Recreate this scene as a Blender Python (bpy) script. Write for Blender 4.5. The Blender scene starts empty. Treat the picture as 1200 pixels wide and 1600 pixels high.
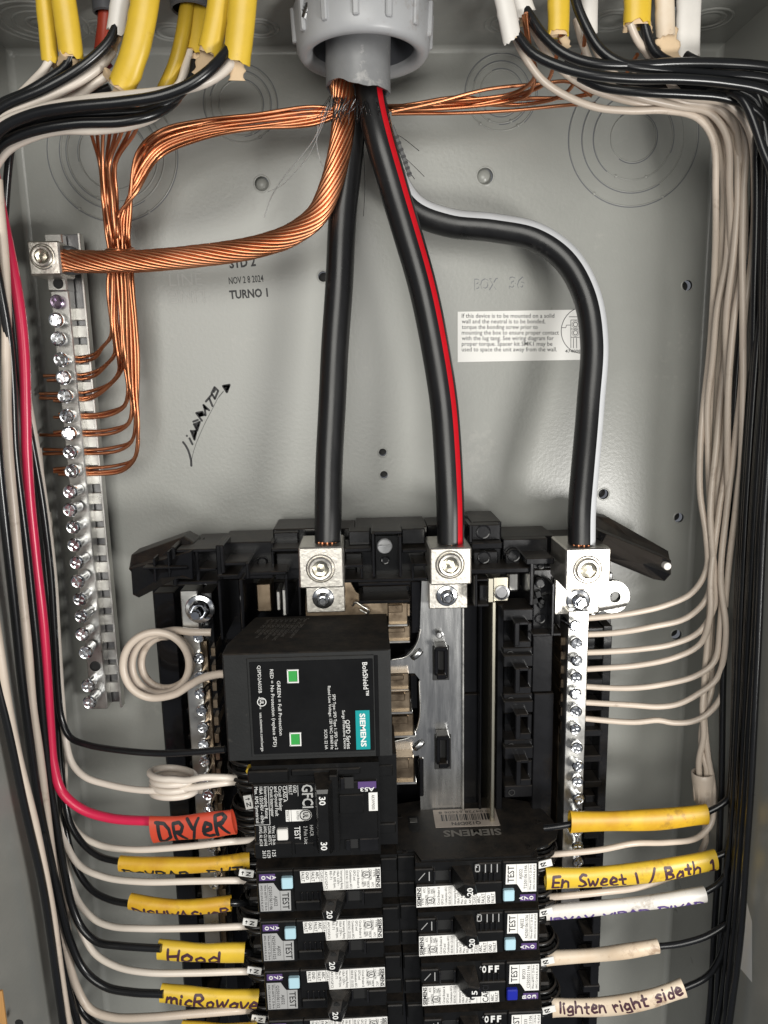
import bpy, bmesh, math, random
from mathutils import Vector, Matrix
random.seed(7)
SC = bpy.context.scene
MM = 0.001
# ------------------------------------------------------------------ camera (all lengths below are millimetres; the back panel is the plane y = 0)
FPX = 1164.0
Hc = Vector((40000, -992, 1164)).normalized()
Vc = Vector((120, 6200, 1164)); Vc = (Vc - Hc * Vc.dot(Hc)).normalized()
Nc = Hc.cross(Vc)
def cw(c):
    c = Vector(c)
    return Vector((c.dot(Hc), c.dot(Nc), -c.dot(Vc)))
CAM = -420.0 * cw((0, 0, 1))
cam_data = bpy.data.cameras.new('camera'); cam = bpy.data.objects.new('camera', cam_data)
SC.collection.objects.link(cam); SC.camera = cam
cam_data.sensor_fit = 'VERTICAL'; cam_data.sensor_height = 24; cam_data.lens = 24 * FPX / 1600
cam_data.clip_start = 0.02; cam_data.clip_end = 50
_r, _u, _b = cw((1, 0, 0)), cw((0, -1, 0)), cw((0, 0, -1))
cam.matrix_world = Matrix(((_r.x, _u.x, _b.x, CAM.x * MM), (_r.y, _u.y, _b.y, CAM.y * MM), (_r.z, _u.z, _b.z, CAM.z * MM), (0, 0, 0, 1)))
# ------------------------------------------------------------------ light: a hand lamp low to one side, soft room light, dim room
world = bpy.data.worlds.new('World'); SC.world = world; world.use_nodes = True
world.node_tree.nodes['Background'].inputs[0].default_value = (0.86, 0.90, 1.0, 1)
world.node_tree.nodes['Background'].inputs[1].default_value = 0.15
def lamp(name, loc, target, size, watts, col):
    d = bpy.data.lights.new(name, 'AREA'); d.shape = 'DISK'; d.size = size * MM; d.energy = watts; d.color = col
    o = bpy.data.objects.new(name, d); SC.collection.objects.link(o)
    o.location = Vector(loc) * MM
    o.rotation_euler = (Vector(target) - Vector(loc)).to_track_quat('-Z', 'Y').to_euler()
lamp('hand_lamp', (312, -520, -140), (0, 0, 0), 140, 2.7, (1.0, 0.98, 0.94))
lamp('room_light', (-150, -1300, 250), (0, 0, -20), 900, 11.9, (1.0, 0.98, 0.915))
SC.view_settings.view_transform = 'Standard'; SC.view_settings.look = 'None'
SC.view_settings.exposure = 0.0; SC.view_settings.gamma = 1.0
# ------------------------------------------------------------------ pixel -> place
def ray(px, py):
    return cw(((px - 600) / FPX, (py - 800) / FPX, 1.0))
def W(px, py, h=0.0):                       # the point at height h (mm) in front of the back panel
    d = ray(px, py); t = (-h - CAM.y) / d.y
    return CAM + d * t
def WZ(px, py, z):                          # the point on the horizontal plane z
    d = ray(px, py); t = (z - CAM.z) / d.z
    return CAM + d * t
def scale(px, py, h):                       # pixels per mm there
    return FPX / ((W(px, py, h) - CAM).dot(cw((0, 0, 1))))
FRONT = Vector((0, -1, 0))
# ------------------------------------------------------------------ materials
def mat(name, col, rough=0.5, metal=0.0, vary=0.0, vscale=40.0, bump=0.0, bscale=300.0, dust=None, coat=0.0, spec=0.5, col2=None, scratch=0.0, stretch=None, trans=0.0, alpha=1.0, rvar=0.0, specks=None):
    m = bpy.data.materials.new(name); m.use_nodes = True
    nt = m.node_tree; N = nt.nodes; L = nt.links
    b = N['Principled BSDF']
    b.inputs['Base Color'].default_value = (*col, 1); b.inputs['Roughness'].default_value = rough; b.inputs['Metallic'].default_value = metal
    b.inputs['Specular IOR Level'].default_value = spec
    if coat: b.inputs['Coat Weight'].default_value = coat; b.inputs['Coat Roughness'].default_value = 0.12
    if trans: b.inputs['Transmission Weight'].default_value = trans
    if alpha < 1: b.inputs['Alpha'].default_value = alpha
    tc = N.new('ShaderNodeTexCoord'); vec = tc.outputs['Object']
    if stretch:
        mp = N.new('ShaderNodeMapping'); L.new(vec, mp.inputs[0]); mp.inputs['Scale'].default_value = stretch; vec = mp.outputs[0]
    cur = None
    if vary or col2:
        n = N.new('ShaderNodeTexNoise'); L.new(vec, n.inputs['Vector']); n.inputs['Scale'].default_value = vscale; n.inputs['Detail'].default_value = 6; n.inputs['Roughness'].default_value = 0.65
        r = N.new('ShaderNodeValToRGB'); L.new(n.outputs['Fac'], r.inputs[0])
        r.color_ramp.elements[0].position = 0.3; r.color_ramp.elements[1].position = 0.72
        c2 = col2 if col2 else tuple(min(1, c * (1 + vary)) for c in col)
        c1 = col if col2 else tuple(c * (1 - vary) for c in col)
        r.color_ramp.elements[0].color = (*c1, 1); r.color_ramp.elements[1].color = (*c2, 1)
        cur = r.outputs[0]
        if rvar:
            mr = N.new('ShaderNodeMapRange'); L.new(n.outputs['Fac'], mr.inputs[0]); mr.inputs[1].default_value = 0.3; mr.inputs[2].default_value = 0.7
            mr.inputs[3].default_value = max(0.03, rough - rvar); mr.inputs[4].default_value = min(1, rough + rvar); L.new(mr.outputs[0], b.inputs['Roughness'])
    if specks:                                            # scuffs, grit and dust flecks
        n = N.new('ShaderNodeTexNoise'); L.new(tc.outputs['Object'], n.inputs['Vector']); n.inputs['Scale'].default_value = 210; n.inputs['Detail'].default_value = 5; n.inputs['Roughness'].default_value = 0.7
        n2 = N.new('ShaderNodeTexNoise'); L.new(tc.outputs['Object'], n2.inputs['Vector']); n2.inputs['Scale'].default_value = 28; n2.inputs['Detail'].default_value = 3
        mu = N.new('ShaderNodeMath'); mu.operation = 'MULTIPLY'; L.new(n.outputs['Fac'], mu.inputs[0]); L.new(n2.outputs['Fac'], mu.inputs[1])
        mr = N.new('ShaderNodeMapRange'); L.new(mu.outputs[0], mr.inputs[0]); mr.inputs[1].default_value = 0.335; mr.inputs[2].default_value = 0.44; mr.inputs[4].default_value = 0.8
        mx = N.new('ShaderNodeMix'); mx.data_type = 'RGBA'; L.new(mr.outputs[0], mx.inputs[0])
        if cur: L.new(cur, mx.inputs[6])
        else: mx.inputs[6].default_value = (*col, 1)
        mx.inputs[7].default_value = (*specks, 1); cur = mx.outputs[2]
    if dust:
        g = N.new('ShaderNodeNewGeometry'); s = N.new('ShaderNodeSeparateXYZ'); L.new(g.outputs['True Normal'], s.inputs[0])
        mr = N.new('ShaderNodeMapRange'); L.new(s.outputs['Z'], mr.inputs[0]); mr.inputs[1].default_value = 0.45; mr.inputs[2].default_value = 0.9
        n = N.new('ShaderNodeTexNoise'); L.new(tc.outputs['Object'], n.inputs['Vector']); n.inputs['Scale'].default_value = 130; n.inputs['Detail'].default_value = 8; n.inputs['Roughness'].default_value = 0.75
        r2 = N.new('ShaderNodeMapRange'); L.new(n.outputs['Fac'], r2.inputs[0]); r2.inputs[1].default_value = 0.38; r2.inputs[2].default_value = 0.72; r2.inputs[3].default_value = 0.06; r2.inputs[4].default_value = 1.0
        mu = N.new('ShaderNodeMath'); mu.operation = 'MULTIPLY'; L.new(mr.outputs[0], mu.inputs[0]); L.new(r2.outputs[0], mu.inputs[1])
        mx = N.new('ShaderNodeMix'); mx.data_type = 'RGBA'; L.new(mu.outputs[0], mx.inputs[0])
        if cur: L.new(cur, mx.inputs[6])
        else: mx.inputs[6].default_value = (*col, 1)
        mx.inputs[7].default_value = (*dust, 1); cur = mx.outputs[2]
        ma = N.new('ShaderNodeMath'); ma.operation = 'MULTIPLY_ADD'; L.new(mr.outputs[0], ma.inputs[0]); ma.inputs[1].default_value = 0.3; ma.inputs[2].default_value = rough; L.new(ma.outputs[0], b.inputs['Roughness'])
    if cur: L.new(cur, b.inputs['Base Color'])
    if bump:
        n = N.new('ShaderNodeTexNoise'); L.new(vec, n.inputs['Vector']); n.inputs['Scale'].default_value = bscale; n.inputs['Detail'].default_value = 3
        bp = N.new('ShaderNodeBump'); L.new(n.outputs['Fac'], bp.inputs['Height']); bp.inputs['Strength'].default_value = bump; bp.inputs['Distance'].default_value = 0.0004
        L.new(bp.outputs[0], b.inputs['Normal'])
    return m
M = {}
M['paint'] = mat('grey_enamel', (0.285, 0.288, 0.268), 0.31, vary=0.075, vscale=9, bump=0.2, bscale=520, rvar=0.05, specks=(0.325, 0.322, 0.30))
M['lip'] = mat('grey_enamel_edge', (0.36, 0.36, 0.34), 0.45, vary=0.06, vscale=30, bump=0.2, bscale=300)
M['plastic'] = mat('black_plastic', (0.0045, 0.0045, 0.0053), 0.16, vary=0.4, vscale=60, dust=(0.052, 0.039, 0.028), bump=0.07, bscale=300, rvar=0.06, spec=0.5)
M['plastic2'] = mat('charcoal_plastic', (0.0075, 0.0075, 0.0085), 0.2, vary=0.4, vscale=50, dust=(0.05, 0.039, 0.029), bump=0.09, bscale=300, rvar=.07)
M['breaker'] = mat('breaker_black', (0.0045, 0.0045, 0.0045), 0.30, vary=0.35, vscale=90, dust=(0.040, 0.030, 0.022), bump=0.12, bscale=700, spec=0.45, specks=(0.02, 0.018, 0.016))
M['spd'] = mat('matte_black_case', (0.011, 0.0115, 0.0115), 0.5, vary=0.2, vscale=70, dust=(0.050, 0.039, 0.029), bump=0.15, bscale=1200, spec=0.35, specks=(0.05, 0.046, 0.04))
M['gloss'] = mat('gloss_black_panel', (0.006, 0.006, 0.006), 0.16, vary=0.3, vscale=60)
M['copper'] = mat('bare_copper', (0.50, 0.18, 0.078), 0.32, 1.0, col2=(0.72, 0.325, 0.175), vscale=24, rvar=0.09)
M['alu'] = mat('tin_plated_aluminium', (0.58, 0.55, 0.50), 0.36, 1.0, col2=(0.74, 0.71, 0.65), vscale=500, bump=0.22, bscale=700, rvar=0.06)
M['bar'] = mat('plated_bar', (0.50, 0.49, 0.465), 0.32, 1.0, col2=(0.66, 0.65, 0.62), vscale=90, bump=0.06, bscale=400, rvar=0.06)
M['bus'] = mat('brushed_bus', (0.47, 0.47, 0.465), 0.26, 1.0, col2=(0.60, 0.60, 0.59), vscale=22, stretch=(9, 9, 1), bump=0.05, bscale=160, rvar=0.05)
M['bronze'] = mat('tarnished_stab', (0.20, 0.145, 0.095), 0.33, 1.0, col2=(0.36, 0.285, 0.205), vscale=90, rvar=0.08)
M['zinc'] = mat('zinc_screw', (0.70, 0.72, 0.76), 0.17, 1.0, col2=(0.86, 0.87, 0.88), vscale=200, rvar=0.06)
M['zincv'] = mat('violet_screw', (0.45, 0.36, 0.48), 0.25, 1.0, vary=0.2, vscale=200)
M['brass'] = mat('dull_steel_rod', (0.62, 0.58, 0.47), 0.26, 1.0, vary=0.1, vscale=60)
M['steel'] = mat('dark_steel', (0.20, 0.20, 0.205), 0.3, 1.0, vary=0.2, vscale=120)
M['kwire'] = mat('black_insulation', (0.008, 0.0085, 0.0095), 0.26, vary=0.25, vscale=30, bump=0.06, bscale=150)
M['kcable'] = mat('black_cable_insulation', (0.009, 0.009, 0.0095), 0.31, vary=0.3, vscale=40, bump=0.2, bscale=70, stretch=(1, 1, 0.25), rvar=0.1, specks=(0.035, 0.035, 0.034))
M['wwire'] = mat('white_insulation', (0.72, 0.645, 0.565), 0.33, vary=0.05, vscale=25)
M['bwire'] = mat('aged_white_insulation', (0.60, 0.51, 0.425), 0.36, vary=0.10, vscale=25, specks=(0.40, 0.32, 0.25))
M['pwire'] = mat('pink_red_insulation', (0.62, 0.020, 0.075), 0.3, vary=0.08, vscale=25)
M['mwire'] = mat('maroon_insulation', (0.16, 0.006, 0.03), 0.3)
M['stripe_red'] = mat('red_stripe', (0.52, 0.006, 0.014), 0.34, vary=0.12, vscale=60)
M['stripe_white'] = mat('white_stripe', (0.62, 0.63, 0.65), 0.34, vary=0.06, vscale=60)
M['yellow'] = mat('yellow_sheath', (0.66, 0.44, 0.035), 0.38, vary=0.12, vscale=45, bump=0.5, bscale=75, specks=(0.46, 0.27, 0.03))
M['yellow2'] = mat('grubby_yellow_sheath', (0.68, 0.43, 0.022), 0.46, col2=(0.52, 0.27, 0.014), vscale=70, bump=0.2, bscale=140, specks=(0.33, 0.18, 0.02))
M['white_sheath'] = mat('white_sheath', (0.68, 0.65, 0.61), 0.40, vary=0.07, vscale=45, bump=0.4, bscale=75, specks=(0.40, 0.35, 0.29))
M['cream_sheath'] = mat('grubby_cream_sheath', (0.72, 0.63, 0.51), 0.46, col2=(0.60, 0.46, 0.32), vscale=34, bump=0.15, bscale=140, specks=(0.30, 0.20, 0.13))
M['red_sheath'] = mat('orange_red_sheath', (0.52, 0.058, 0.026), 0.45, vary=0.08, vscale=45, bump=0.12, bscale=140)
M['paper'] = mat('kraft_paper', (0.62, 0.46, 0.29), 0.8, vary=0.12, vscale=80, bump=0.4, bscale=200)
M['pvc'] = mat('grey_pvc', (0.38, 0.385, 0.395), 0.38, vary=0.05, vscale=40, bump=0.08, bscale=200, specks=(0.30, 0.28, 0.27))
M['sheath'] = mat('grey_cable_sheath', (0.20, 0.203, 0.207), 0.36, vary=0.16, vscale=45, bump=0.25, bscale=110, specks=(0.42, 0.41, 0.40))
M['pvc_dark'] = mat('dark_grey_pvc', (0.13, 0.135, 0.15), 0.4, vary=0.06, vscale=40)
M['label'] = mat('white_label', (0.74, 0.73, 0.70), 0.5)
M['greylabel'] = mat('grey_label', (0.36, 0.36, 0.355), 0.5, vary=0.05, vscale=80)
M['oldlabel'] = mat('worn_label', (0.42, 0.36, 0.31), 0.6, vary=0.2, vscale=90)
M['ink'] = mat('black_ink', (0.010, 0.010, 0.012), 0.5)
M['graphite'] = mat('pencil_line', (0.10, 0.10, 0.10), 0.6)
M['purpleink'] = mat('brown_violet_ink', (0.055, 0.018, 0.03), 0.5)
M['violetink'] = mat('violet_ink', (0.10, 0.06, 0.22), 0.5)
M['print'] = mat('white_print', (0.70, 0.70, 0.68), 0.5)
M['faded'] = mat('faded_print', (0.20, 0.185, 0.165), 0.6)
M['teal'] = mat('teal_print', (0.0, 0.26, 0.27), 0.4)
M['green'] = mat('green_flag', (0.03, 0.30, 0.055), 0.4)
M['purple'] = mat('purple_tag', (0.085, 0.045, 0.16), 0.45)
M['sky_button'] = mat('pale_blue_button', (0.42, 0.62, 0.70), 0.4)
M['blue_button'] = mat('deep_blue_button', (0.01, 0.018, 0.30), 0.4)
M['white_button'] = mat('white_button', (0.72, 0.70, 0.66), 0.4)
M['dark'] = mat('hole_black', (0.006, 0.006, 0.006), 0.6)
M['drywall'] = mat('drywall_edge', (0.42, 0.39, 0.36), 0.9, vary=0.12, vscale=60, bump=0.4, bscale=100)
M['wood'] = mat('pine_stud', (0.42, 0.22, 0.07), 0.7, vary=0.3, vscale=20, stretch=(4, 4, .5))
M['film'] = mat('clear_plastic_film', (0.55, 0.55, 0.55), 0.22, trans=0.3, alpha=0.4)
M['grease'] = mat('grey_joint_compound', (0.05, 0.053, 0.055), 0.3, vary=0.3, vscale=200, bump=0.5, bscale=300)
# ------------------------------------------------------------------ mesh building
_TXT = {}
def text_geo(body, bold=0.0):
    k = (body, bold)
    if k not in _TXT:
        c = bpy.data.curves.new('lettering', 'FONT'); c.body = body; c.resolution_u = 2; c.offset = bold
        o = bpy.data.objects.new('lettering', c)
        me = bpy.data.meshes.new_from_object(o)
        vs = [v.co.copy() for v in me.vertices]; fs = [tuple(p.vertices) for p in me.polygons]
        bpy.data.objects.remove(o); bpy.data.curves.remove(c); bpy.data.meshes.remove(me)
        if vs:
            x0 = min(v.x for v in vs); vs = [Vector((v.x - x0, v.y, 0)) for v in vs]
        _TXT[k] = (vs, fs, max([v.x for v in vs] or [1]))
    return _TXT[k]
_H = [v.y for v in text_geo('H')[0]]; CAPH = max(_H) - min(_H)
def cr(pts, step=3.0):                                   # Catmull-Rom through the points, sampled about every step mm
    P = [Vector(p) for p in pts]
    if len(P) == 2:
        n = max(1, int((P[1] - P[0]).length / step)); return [P[0].lerp(P[1], i / n) for i in range(n + 1)]
    P = [P[0] * 2 - P[1]] + P + [P[-1] * 2 - P[-2]]
    out = []
    for i in range(1, len(P) - 2):
        p0, p1, p2, p3 = P[i - 1:i + 3]
        t0 = 0; t1 = t0 + max(1e-4, (p1 - p0).length) ** .5; t2 = t1 + max(1e-4, (p2 - p1).length) ** .5; t3 = t2 + max(1e-4, (p3 - p2).length) ** .5
        n = max(2, int(math.ceil((p2 - p1).length / step)))
        for k in range(n):
            t = t1 + (t2 - t1) * k / n
            a1 = p0 * ((t1 - t) / (t1 - t0)) + p1 * ((t - t0) / (t1 - t0)); a2 = p1 * ((t2 - t) / (t2 - t1)) + p2 * ((t - t1) / (t2 - t1)); a3 = p2 * ((t3 - t) / (t3 - t2)) + p3 * ((t - t2) / (t3 - t2))
            b1 = a1 * ((t2 - t) / (t2 - t0)) + a2 * ((t - t0) / (t2 - t0)); b2 = a2 * ((t3 - t) / (t3 - t1)) + a3 * ((t - t1) / (t3 - t1))
            out.append(b1 * ((t2 - t) / (t2 - t1)) + b2 * ((t - t1) / (t2 - t1)))
    out.append(P[-2].copy())
    return out
def frames(path):                                        # tangent, front, side (side = up for a wire running to +x)
    fr = []; n = None
    for i, p in enumerate(path):
        t = (path[min(i + 1, len(path) - 1)] - path[max(i - 1, 0)])
        t = t.normalized() if t.length > 1e-9 else Vector((1, 0, 0))
        f = FRONT - t * FRONT.dot(t)
        if n is not None:
            g = n - t * n.dot(t)
            w = min(1, f.length * 1.2)
            f = f * w * w + g * (1 - w * w) if f.dot(g) > 0 else g
        elif f.length < .05: f = Vector((0, 0, 1)) - t * t.z
        n = f.normalized(); fr.append((t, n, n.cross(t)))
    return fr
class MB:
    def __init__(s): s.v = []; s.f = []; s.sm = []
    def add(s, vs, fs, smooth=False):
        o = len(s.v); s.v += [Vector(v) for v in vs]; s.f += [tuple(i + o for i in f) for f in fs]; s.sm += [smooth] * len(fs); return s
    def obox(s, c, ax, ay, az, b=0.3):                   # chamfered box: centre, three half-axis vectors
        A = [Vector(ax), Vector(ay), Vector(az)]; c = Vector(c); ln = [a.length for a in A]; b = min(b, min(ln) * .45)
        q = [[1, 1, 1]] if b <= 0 else None
        vs = []; idx = {}
        for sx in (-1, 1):
            for sy in (-1, 1):
                for sz in (-1, 1):
                    sg = (sx, sy, sz)
                    for k in range(3):
                        p = c.copy()
                        for j in range(3): p += A[j] * sg[j] * (1 if j == k else (ln[j] - b) / ln[j])
                        idx[(sg, k)] = len(vs); vs.append(p)
        fs = []
        def quad(a): 
            ctr = sum((vs[i] for i in a), Vector()) / len(a); nn = (vs[a[1]] - vs[a[0]]).cross(vs[a[2]] - vs[a[0]])
            fs.append(tuple(a) if nn.dot(ctr - c) > 0 else tuple(reversed(a)))
        for k in range(3):
            j, l = [(1, 2), (0, 2), (0, 1)][k]
            for sk in (-1, 1):
                a = []
                for (sj, sl) in ((-1, -1), (1, -1), (1, 1), (-1, 1)):
                    sg = [0, 0, 0]; sg[k] = sk; sg[j] = sj; sg[l] = sl; a.append(idx[(tuple(sg), k)])
                quad(a)
            for sj in (-1, 1):
                for sl in (-1, 1):
                    a = []
                    for sk, who in ((-1, j), (1, j), (1, l), (-1, l)):
                        sg = [0, 0, 0]; sg[k] = sk; sg[j] = sj; sg[l] = sl; a.append(idx[(tuple(sg), who)])
                    quad(a)
        for sx in (-1, 1):
            for sy in (-1, 1):
                for sz in (-1, 1): quad([idx[((sx, sy, sz), k)] for k in range(3)])
        return s.add(vs, fs)
    def box(s, x0, x1, z0, z1, h0, h1, b=0.3):
        return s.obox(((x0 + x1) / 2, -(h0 + h1) / 2, (z0 + z1) / 2), (abs(x1 - x0) / 2, 0, 0), (0, abs(h1 - h0) / 2, 0), (0, 0, abs(z1 - z0) / 2), b)
    def pbox(s, x0, y0, x1, y1, h0, h1, b=0.3):          # pixel rectangle of its front face
        a, c = W(x0, (y0 + y1) / 2, h1), W(x1, (y0 + y1) / 2, h1); t, u = W((x0 + x1) / 2, y0, h1), W((x0 + x1) / 2, y1, h1)
        return s.box(a.x, c.x, u.z, t.z, h0, h1, b)
    def lathe(s, c, axis, prof, seg=20, cap0=False, cap1=False, sharp=True, ph=0.0, sq=1.0, a0=0, a1=2 * math.pi):
        c = Vector(c); ax = Vector(axis).normalized()
        e = Vector((0, 0, 1)) if abs(ax.z) < .9 else Vector((1, 0, 0))
        u = (e - ax * e.dot(ax)).normalized(); w = ax.cross(u)
        full = abs(a1 - a0 - 2 * math.pi) < 1e-6; n = seg if full else seg + 1
        ring = lambda r, t: [c + ax * t + (u * math.cos(ph + a0 + (a1 - a0) * i / seg) + w * math.sin(ph + a0 + (a1 - a0) * i / seg)) * r for i in range(n)]
        if sharp:
            for (r0, t0), (r1, t1) in zip(prof, prof[1:]):
                vs = ring(r0, t0) + ring(r1, t1)
                s.add(vs, [(i, (i + 1) % n, n + (i + 1) % n, n + i) for i in range(seg)], True)
        else:
            vs = []
            for r, t in prof: vs += ring(r, t)
            s.add(vs, [(k * n + i, k * n + (i + 1) % n, (k + 1) * n + (i + 1) % n, (k + 1) * n + i) for k in range(len(prof) - 1) for i in range(seg)], True)
        if cap0: s.add(ring(*prof[0]), [tuple(reversed(range(n)))])
        if cap1: s.add(ring(*prof[-1]), [tuple(range(n))])
        return s
    def tube(s, path, rx, ry=None, sides=10, caps=True, a0=None, a1=None, twist=0.0):
        fr = frames(path); N = len(path); vs = []
        arc = a0 is not None; n = sides + 1 if arc else sides
        for i, (p, (t, f, b)) in enumerate(zip(path, fr)):
            r1 = rx(i / max(1, N - 1)) if callable(rx) else rx; r2 = r1 if ry is None else (ry(i / max(1, N - 1)) if callable(ry) else ry)
            for k in range(n):
                a = a0 + (a1 - a0) * k / sides if arc else 2 * math.pi * k / sides
                vs.append(p + f * (r2 * math.cos(a)) + b * (r1 * math.sin(a)))
        m = sides
        fs = [(i * n + k, i * n + (k + 1) % n, (i + 1) * n + (k + 1) % n, (i + 1) * n + k) for i in range(N - 1) for k in range(m)]
        s.add(vs, fs, True)
        if caps and not arc:
            s.add(vs[:n], [tuple(reversed(range(n)))]); s.add(vs[-n:], [tuple(range(n))])
        return s
    def plate(s, outline, holes, h0, h1, sides=True):     # outline, holes: lists of (x, z) in mm
        bm = bmesh.new(); E = []
        for lp in [outline] + list(holes):
            v = [bm.verts.new((p[0], -h1, p[1])) for p in lp]
            E += [bm.edges.new((v[i], v[(i + 1) % len(v)])) for i in range(len(v))]
        bmesh.ops.triangle_fill(bm, use_beauty=True, use_dissolve=False, edges=E, normal=(0, -1, 0))
        bm.verts.index_update(); fs = []
        for f in bm.faces:
            ids = [v.index for v in f.verts]
            fs.append(ids if f.normal.y < 0 else ids[::-1])
        s.add([v.co.copy() for v in bm.verts], fs); bm.free()
        if sides:
            for k, lp in enumerate([outline] + list(holes)):
                n = len(lp); area = sum(lp[i][0] * lp[(i + 1) % n][1] - lp[(i + 1) % n][0] * lp[i][1] for i in range(n))
                vs = [Vector((p[0], -h1, p[1])) for p in lp] + [Vector((p[0], -h0, p[1])) for p in lp]
                fl = (area > 0) == (k == 0)
                s.add(vs, [(i, n + i, n + (i + 1) % n, (i + 1) % n) if fl else ((i + 1) % n, n + (i + 1) % n, n + i, i) for i in range(n)], n > 12)
        return s
    def prism(s, prof, ext):                              # closed 3-D polygon swept by ext
        n = len(prof); P = [Vector(p) for p in prof]; e = Vector(ext)
        nn = Vector()
        for i in range(n): nn += P[i].cross(P[(i + 1) % n])
        if nn.dot(e) > 0: P = P[::-1]
        Q = [p + e for p in P]
        s.add(P, [tuple(range(n))]); s.add(Q, [tuple(reversed(range(n)))])
        for i in range(n):
            j = (i + 1) % n; s.add([P[i], P[j], Q[j], Q[i]], [(3, 2, 1, 0)])
        return s
    def text(s, body, o, xd, cap, fit=None, n=FRONT, bold=0.0, align=0):
        vs, fs, w = text_geo(body, bold); n = Vector(n); xd = Vector(xd).normalized(); yd = n.cross(xd)
        k = cap / CAPH; kx = fit / w if fit else k
        off = -align * w * kx
        return s.add([Vector(o) + xd * (v.x * kx + off) + yd * (v.y * k) for v in vs], fs)
    def ptext(s, body, p0, p1, cap_px, h, bold=0.0):       # baseline from pixel p0 to pixel p1 at height h
        a, b = W(p0[0], p0[1], h), W(p1[0], p1[1], h); sc = scale(p0[0], p0[1], h)
        return s.text(body, a, b - a, cap_px / sc, (b - a).length, bold=bold)
    def stroke(s, pts, fn, wd, seg=6):                     # a pen stroke on a surface: pts in (u, v) mm, fn maps to space
        for i, (u, v) in enumerate(pts):
            s.add([fn(u + wd / 2 * math.cos(2 * math.pi * k / seg), v + wd / 2 * math.sin(2 * math.pi * k / seg), 0.002 * (i % 5)) for k in range(seg)], [tuple(range(seg))])
            if i:
                u0, v0 = pts[i - 1]; d = Vector((u - u0, v - v0)); L = d.length
                if L < 1e-6: continue
                d /= L; nx, ny = -d.y * wd / 2, d.x * wd / 2; m = max(1, int(L / 1.0))
                row = []
                for k in range(m + 1):
                    a, b = u0 + (u - u0) * k / m, v0 + (v - v0) * k / m
                    row += [fn(a + nx, b + ny, 0.012), fn(a - nx, b - ny, 0.012)]
                s.add(row, [(2 * k, 2 * k + 1, 2 * k + 3, 2 * k + 2) for k in range(m)])
        return s
    def build(s, name, m, parent=None, origin=None, kind=None):
        if origin is None: origin = Vector(parent['_o']) if parent is not None else (s.v[0].copy() if s.v else Vector())
        me = bpy.data.meshes.new(name); me.from_pydata([(v - origin) * MM for v in s.v], [], s.f)
        me.polygons.foreach_set('use_smooth', s.sm); me.materials.append(M[m] if isinstance(m, str) else m); me.update()
        o = bpy.data.objects.new(name, me); SC.collection.objects.link(o)
        if parent is not None: o.parent = parent
        else: o.location = origin * MM
        if kind: o['kind'] = kind
        ORG[o.name] = origin
        return o
ORG = {}
class Root:                                               # an Empty at a thing's base
    def __init__(s, name, label, cat, o, group=None):
        s.e = bpy.data.objects.new(name, None); SC.collection.objects.link(s.e); s.o = Vector(o); s.e.location = s.o * MM
        s.e.empty_display_size = 0.01; tag(s.e, label, cat, group)
def tag(o, label, cat, group=None):
    o['label'] = label; o['category'] = cat
    if group: o['group'] = group
    return o
def part(mb, name, m, root, kind=None):
    o = mb.build(name, m, None, root.o if isinstance(root, Root) else ORG[root.name], kind)
    o.location = (0, 0, 0); o.parent = root.e if isinstance(root, Root) else root
    return o
def dup(o, parent=None):
    c = o.copy(); SC.collection.objects.link(c)
    if parent is not None: c.parent = parent
    for ch in o.children: dup(ch, c)
    return c
def P3(pts, h=None):
    return [W(p[0], p[1], p[2] if len(p) > 2 else h) for p in pts]
def hfill(pts):                                           # pixel points; a missing height is interpolated between the given ones
    out = [list(p) for p in pts]; known = [i for i, p in enumerate(out) if len(p) > 2]
    for i, p in enumerate(out):
        if len(p) > 2: continue
        lo = max([k for k in known if k < i], default=None); hi = min([k for k in known if k > i], default=None)
        if lo is None: h = out[hi][2]
        elif hi is None: h = out[lo][2]
        else: h = out[lo][2] + (out[hi][2] - out[lo][2]) * (i - lo) / (hi - lo)
        p.append(h)
    return out
def path(pts, step=3.0): return cr(P3(hfill(pts)), step)
def wire(name, label, m, r, pts, group=None, cat='wire', sides=10, step=3.0):
    pa = path(pts, step); rn = random.Random(len(pts) * 17 + int(pts[0][0] * 3))
    q = [rn.uniform(0, 6.28) for _ in range(4)]
    pa = [p + Vector((math.sin(i * .21 + q[0]), math.sin(i * .17 + q[1]) * .6, math.sin(i * .19 + q[2]))) * (0.16 * min(1, i / 4, (len(pa) - 1 - i) / 4)) for i, p in enumerate(pa)]
    for p in pa:
        if -p.y < DEEP and p.z < ZT: p.x = max(XL + r + .6, min(XR - r - .6, p.x))
    o = MB().tube(pa, r, sides=sides).build(name, m)
    return tag(o, label, cat, group)
# ------------------------------------------------------------------ the enclosure
XL, XR = W(85, 800).x, W(1086, 800).x
ZT, ZB = W(600, 74).z, W(600, 1760).z
DEEP = 115.0
def circ(cx, cz, r, n=20): return [(cx + r * math.cos(2 * math.pi * i / n), cz + r * math.sin(2 * math.pi * i / n)) for i in range(n)]
enc = Root('breaker_panel_box', 'open grey steel breaker panel box that holds all the wiring', 'electrical panel', (0, 0, ZB))
HOLES = [(409, 287, 11, 0), (758, 275, 12.5, 0), (1074, 446, 8, 1), (1061, 809, 7.5, 1), (943, 772, 8, 1), (1057, 992, 8, 1), (598, 707, 6, 1), (600, 742, 6, 1), (505, 432, 8, 1)]
hl = []
for px, py, r, k in HOLES:
    c = W(px, py); hl.append((c.x, c.z, r / scale(px, py, 0), k))
part(MB().plate([(XL, ZB), (XR, ZB), (XR, ZT), (XL, ZT)], [circ(x, z, r) for x, z, r, k in hl], -1.2, 0), 'back_panel', 'paint', enc)
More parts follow.
